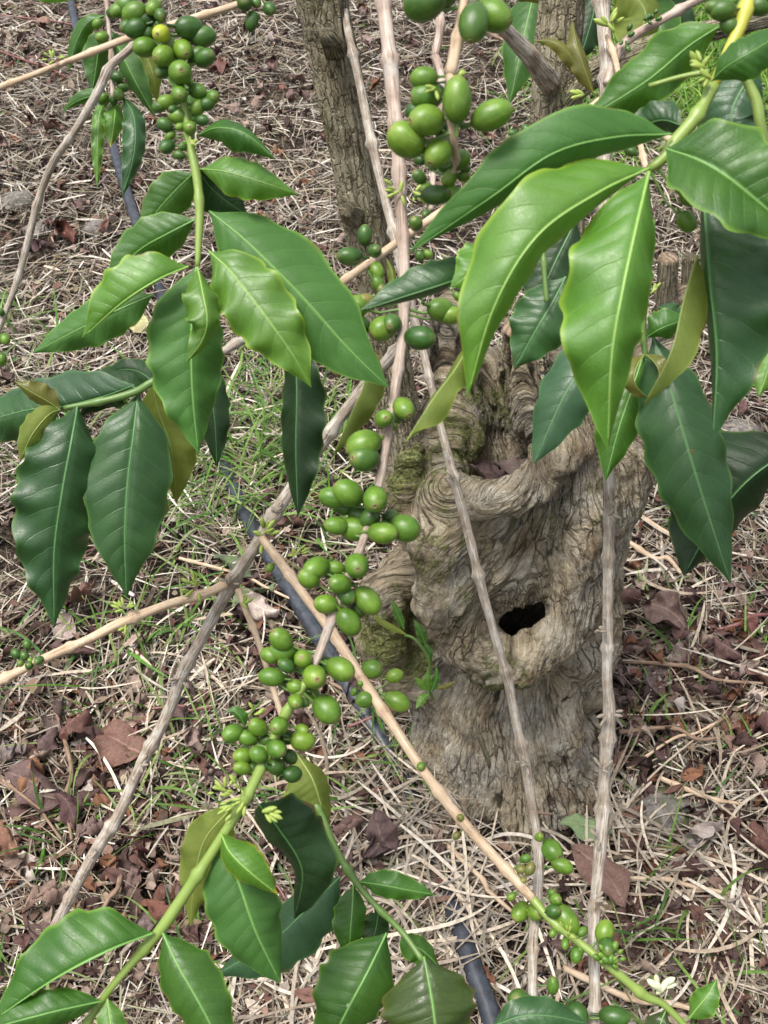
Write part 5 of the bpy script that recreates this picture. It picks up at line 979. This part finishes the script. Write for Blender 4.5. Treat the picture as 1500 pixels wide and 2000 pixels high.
for x, y, sp, n, place in REG:
    g = GP(x, y)
    for i in range(n):
        p = g[:2] + RNG.normal(0, sp, 2)
        if in_stump(*p): continue
        kd_ = random.choices(['purple', 'red', 'grey'], [.56, .24, .20])[0]; L = random.uniform(.032, .070); o = put_dead(p[0], p[1], L, kd_, random.uniform(.002, .018))
        lb = f"{'large' if L > .048 else 'small'} {COLN[kd_]} curled dead leaf {place}"
        tag(o, lb, 'dead leaf', 'dead leaves ' + place); tot += 1
from collections import defaultdict
_dup = defaultdict(list)
for o in list(COL.objects):
    if o.name.startswith('dead_leaf') and 'label' in o: _dup[o['label']].append(o)
for lb, os_ in _dup.items():
    if len(os_) > 1:
        os_.sort(key=lambda o: o.location.x / (o.location.y * FW[1] + (o.location.z - CAMH) * FW[2]))
        words_ = {2: ['left one', 'right one'], 3: ['leftmost', 'middle one', 'rightmost']}.get(len(os_)) or ['leftmost'] + [f"{w} from the left" for w in ('second', 'third', 'fourth', 'fifth', 'sixth', 'seventh', 'eighth')][:len(os_) - 1]
        for o, w in zip(os_, words_): o['label'] = lb.replace(' curled dead leaf', ' dead leaf').replace('at the right edge level with', 'right of') + ', ' + w
def one(px, py, L, mat, label, curl=.5, rz=0, asp=.55, lift=.02, name='fallen_leaf', seed=1, rx=.0):
    g = GP(px, py); o = put_dead(g[0], g[1], L, None, lift, dead_mesh(seed, DM[mat], curl, asp, 14, 26), rz, rx); o.name = name; return tag(o, label, 'leaf')
one(130, 480, .085, 'red', 'crumpled red brown leaf lying alone by the grey stone at the upper left', .9, .5, .6, seed=5)
one(268, 650, .085, 'pinkgreen', 'fading pinkish yellow leaf with dark veins half hidden below the left shoot', .3, 0, .6, seed=6)
one(455, 1130, .085, 'green', 'big wilted light green leaf lying under the grey branch', .4, .9, .75, seed=8)
one(500, 1185, .075, 'green', 'second wilted green leaf, the one overlapping the hose', .4, -.9, .7, seed=9)
one(1290, 935, .075, 'yellow', 'half yellow half purple fallen leaf right of the stump', .5, 1.1, .6, seed=10)
one(1140, 1640, .065, 'green', 'dull green fallen leaf between the two long branches at the stump foot', .4, 1.3, .65, seed=12)
one(150, 1295, .075, 'red', 'tan brown folded leaf under the left tan twig', .8, 1.3, .55, seed=13)
one(80, 1555, .095, 'red', 'large crisp red brown leaf at the left edge', .7, 1.2, .7, seed=14)
one(240, 1480, .09, 'purple', 'large dark purple grey leaf left of the grey branch', .6, 1.0, .7, seed=16)
one(1160, 1740, .10, 'purple', 'long dull brown leaf lying behind the lowest berries', .8, .5, .5, seed=18, lift=.03)
one(1290, 1235, .085, 'red', 'large crumpled red brown leaf against the right foot of the stump', 1.5, .7, .7, seed=19, lift=.03)
one(760, 1640, .07, 'red', 'brown upright folded leaf in the straw left of the stump', .9, .2, .6, seed=20, lift=.03, rx=.9)
HOLM = dead_leaf_mat('dark_dead_leaf', (.045, .022, .018), (.085, .042, .034), (.13, .08, .06), .35)  # darker, smoother brown for the two leaves in the stump hollow
for px, py, Yw, L, rz, k, lb in ((960, 925, .905, .055, 1.2, 21, 'dark curled leaf in the hollow on top of the stump, left one'), (1010, 918, .905, .06, 1.9, 22, 'dark flat purple leaf in the hollow on top of the stump, right one')):
    p = PY(px, py, Yw); o = link('dead_leaf', dead_mesh(k, HOLM, .8, .6), None, p - np.array([0, 0, .006])); o.scale = (L, L, L); o.rotation_euler = (.3, .2, rz); tag(o, lb, 'dead leaf')

# smaller scraps of dead leaf, joined
def scraps(n):
    base = [dead_mesh(60 + i, DM['purple'], 1.0 + .2 * i, .6, 5, 8) for i in range(6)]; arr = []
    for b in base:
        v = np.zeros(len(b.vertices) * 3); b.vertices.foreach_get('co', v); arr.append(v.reshape(-1, 3)); bpy.data.meshes.remove(b)
    c0 = []
    for x, y, sp, k, pl in REG:
        g = GP(x, y); c0.append(g[:2] + RNG.normal(0, sp * 1.5, (k * 6, 2)))
    c0 = np.vstack(c0 + [sample_ground(n, 1.3)]); c0 = c0[~in_stump(c0[:, 0], c0[:, 1])]; Vs, Fs, Us, off = [], [], [], 0
    i = np.arange(7)[:, None] * 6; j = np.arange(5)[None]; F0 = np.stack([i + j, i + j + 1, i + 7 + j, i + 6 + j], -1).reshape(-1, 4)
    U0 = np.stack([np.tile(np.linspace(0, 1, 6), 8), np.repeat(np.linspace(0, 1, 8), 6)], 1); T = []
    tints = np.array([(.085, .045, .038), (.14, .075, .06), (.18, .085, .05), (.10, .06, .055), (.22, .16, .13), (.30, .23, .19), (.06, .035, .03)])
    for k, c in enumerate(c0):
        v = arr[k % 6] * (RNG.uniform(.016, .046) if k % 3 else RNG.uniform(.012, .03)); a, b_, g_ = RNG.uniform(-.8, .8), RNG.uniform(-.8, .8), RNG.uniform(0, 6.28)
        M = np.array(Matrix.Rotation(g_, 3, 'Z') @ Matrix.Rotation(a, 3, 'X') @ Matrix.Rotation(b_, 3, 'Y')); w = v @ M.T; w[:, 0] += c[0]; w[:, 1] += c[1]; w[:, 2] += float(gz(c[0], c[1])) + RNG.uniform(.002, .018)
        Vs.append(w); Fs.append(F0 + off); Us.append(U0); off += 48; T.append(np.tile(tints[RNG.integers(0, 7)] * RNG.uniform(.7, 1.3), (48, 1)))
    tag(link('leaf_scraps', mesh('leaf_scraps', np.vstack(Vs), np.vstack(Fs), STRAW, attrs=dict(tint=np.vstack(T)))), 'small crumpled brown scraps of dead leaf mixed into the straw everywhere', 'leaf litter', kind='stuff')
scraps(900)
# irrigation hose
def hose_mat():
    m = NT('black_plastic_hose'); oc = m.coords().outputs['Object']; c = m.mix(m.mapr(m.noise(oc, 60, 5, .7), .4, .7), (.022, .026, .034), (.065, .075, .095)); c = m.mix(m.mapr(m.noise(oc, 500, 3), .66, .72, 0, .8), c, (.35, .30, .24))
    m.col(c); m.rough(.42, .5); return m.m
hp = [GP(x, y, .004 if 1400 < y < 1720 else .004 if 480 < y < 940 else .021) for x, y in ((120, -120), (150, 60), (200, 220), (262, 420), (330, 620), (400, 800), (468, 980), (545, 1120), (620, 1240), (700, 1370), (790, 1530), (860, 1700), (915, 1860), (965, 2010), (1000, 2200))]
me, _ = tube_mesh('irrigation_hose', [(*p + np.array([0, 0, .003 * math.sin(i * 2)]), .0115) for i, p in enumerate(hp)], hose_mat(), 16, .02, rough=0); tag(link('irrigation_hose', me), 'black plastic irrigation hose running across the ground under the straw', 'hose')

# twigs on the ground
TWM = {'brown': bark_mat('ground_twig_brown', [(.3, (.12, .07, .045)), (.5, (.24, .16, .11)), (.7, (.38, .28, .2))], None, (8, 6), .0004), 'red': green_stem('ground_twig_red', (.13, .045, .045), (.22, .09, .08)), 'tan': BM['tan'], 'green': BM['dgreen']}
TW = [((350, 1090), (590, 1180), 'tan', 3, 'tan fallen twig pointing at the tips of the dark leaves'), ((270, 1400), (290, 1480), 'red', 3, 'short red stalk in the straw left of the grey branch'), ((290, 1385), (420, 1380), 'red', 3, 'thin dark red stalk lying level at the left'), ((110, 1385), (140, 1640), 'brown', 4, 'crooked brown twig standing out at the lower left'), ((235, 1710), (200, 1780), 'brown', 5, 'short thick pale brown stick beside the low end of the grey branch'), ((1290, 1520), (1450, 1570), 'tan', 5, 'tan stick lying right of the stump foot'), ((1210, 1430), (1410, 1440), 'brown', 4, 'pale stick among the dark leaves at the right'),
      ((1230, 1500), (1420, 1400), 'tan', 3, 'thin straight stick rising to the right'), ((1200, 1290), (1490, 1335), 'brown', 4, 'brownish stalk lying right of the stump'), ((1400, 1230), (1500, 1200), 'red', 4, 'red stalk at the right edge'), ((1240, 1000), (1400, 1080), 'tan', 4, 'thick tan stalk behind the right of the stump'), ((1230, 1060), (1330, 1120), 'tan', 5, 'tan stalk low behind the right of the stump'), ((0, 100), (130, 150), 'red', 2, 'red stalk in the top left corner'), ((0, 30), (190, 55), 'red', 2, 'red stalk along the top edge at the left'), ((860, 1640), (1000, 1780), 'tan', 5, 'pale stalk beneath the tan branch at the bottom'), ((930, 1570), (1080, 1590), 'brown', 3, 'dark root across the stump foot'),
      ((1180, 1720), (1420, 1745), 'tan', 5, 'orange tan stick lying at the lower right'), ((0, 1520), (120, 1640), 'brown', 3, 'thin twig at the left edge low down'), ((680, 1420), (800, 1380), 'red', 3, 'reddish stalk by the left stump foot'), ((1100, 1890), (1380, 1980), 'tan', 6, 'long tan stick under the flowering tip'), ((480, 1690), (560, 1760), 'red', 4, 'reddish stalk behind the bottom leaves'), ((640, 1330), (760, 1400), 'brown', 3, 'brown twig crossing the hose'), ((900, 30), (1030, 110), 'brown', 3, 'brown twig far up the slope')]
for i, (a, b, mk, r, lb) in enumerate(TW):
    p, q = GP(*a, .022), GP(*b, .026); mid = (p + q) / 2 + np.array([random.uniform(-.012, .012), random.uniform(-.012, .012), .004]); m2 = (p * .3 + q * .7) + np.array([random.uniform(-.006, .006), random.uniform(-.01, .01), .004]); rr = max(pxm(r, p), .0012)
    me, _ = tube_mesh('fallen_twig', [(*p, rr * 1.1), (*mid, rr), (*m2, rr * .9), (*q, rr * .7)], TWM[mk], 8, .006, .05, .25, .1, i); tag(link('fallen_twig', me), lb, 'twig')

# stones
def stone(px, py, r, label, seed, flat=.6, mossy=False):
    g = GP(px, py); bm_V = []; n = 22; k = 14
    th = np.linspace(0, np.pi, k)[:, None]; ph = np.linspace(0, 2 * np.pi, n, endpoint=False)[None]; x = np.sin(th) * np.cos(ph); y = np.sin(th) * np.sin(ph); z = np.cos(th) + 0 * ph
    rr = r * (1 + .22 * vn(x * 1.6, y * 1.6, z * 1.6, seed) + .10 * vn(x * 4, y * 4, z * 4, seed + 1)); V = np.stack([x * rr, y * rr * .85, z * rr * flat], -1).reshape(-1, 3)
    i = np.arange(k - 1)[:, None] * n; j = np.arange(n)[None]; j2 = (j + 1) % n; Fq = np.stack([i + j, i + n + j, i + n + j2, i + j2], -1).reshape(-1, 4)
    tag(link('stone', mesh('stone', V, Fq, STM[1] if mossy else STM[0]), None, g + np.array([0, 0, r * flat * .35])), label, 'stone')
def stone_mat(nm, moss):
    m = NT(nm); oc = m.coords().outputs['Object']; c = m.ramp(m.noise(oc, 120, 5, .7), [(.3, (.07, .06, .055)), (.5, (.16, .145, .13)), (.7, (.29, .27, .25))]); c = m.mix(m.mapr(m.noise(oc, 40, 4), .48, .6, 0, moss), c, (.06, .08, .02)); m.col(c); m.rough(.9, .2); m.bump(m.noise(oc, 300, 4), .002, .8); return m.m
STM = [stone_mat('stone_grey', .15), stone_mat('stone_mossy', .9)]
for a in ((30, 400, .045, 'flat grey stone at the left edge', 1, .45), (190, 455, .03, 'grey stone beside the hose at the upper left', 2), (75, 455, .03, 'brown grey stone below the flat one at the left', 3), (1300, 1600, .04, 'mossy stone at the right foot of the stump', 4, .6, True), (1360, 1605, .028, 'small mossy stone behind its mossy neighbour', 5, .7, True), (1440, 850, .035, 'grey rock showing behind the big dark leaf', 7), (870, 1340, .001, 'x', 8)):
    if a[2] > .005: stone(*a)
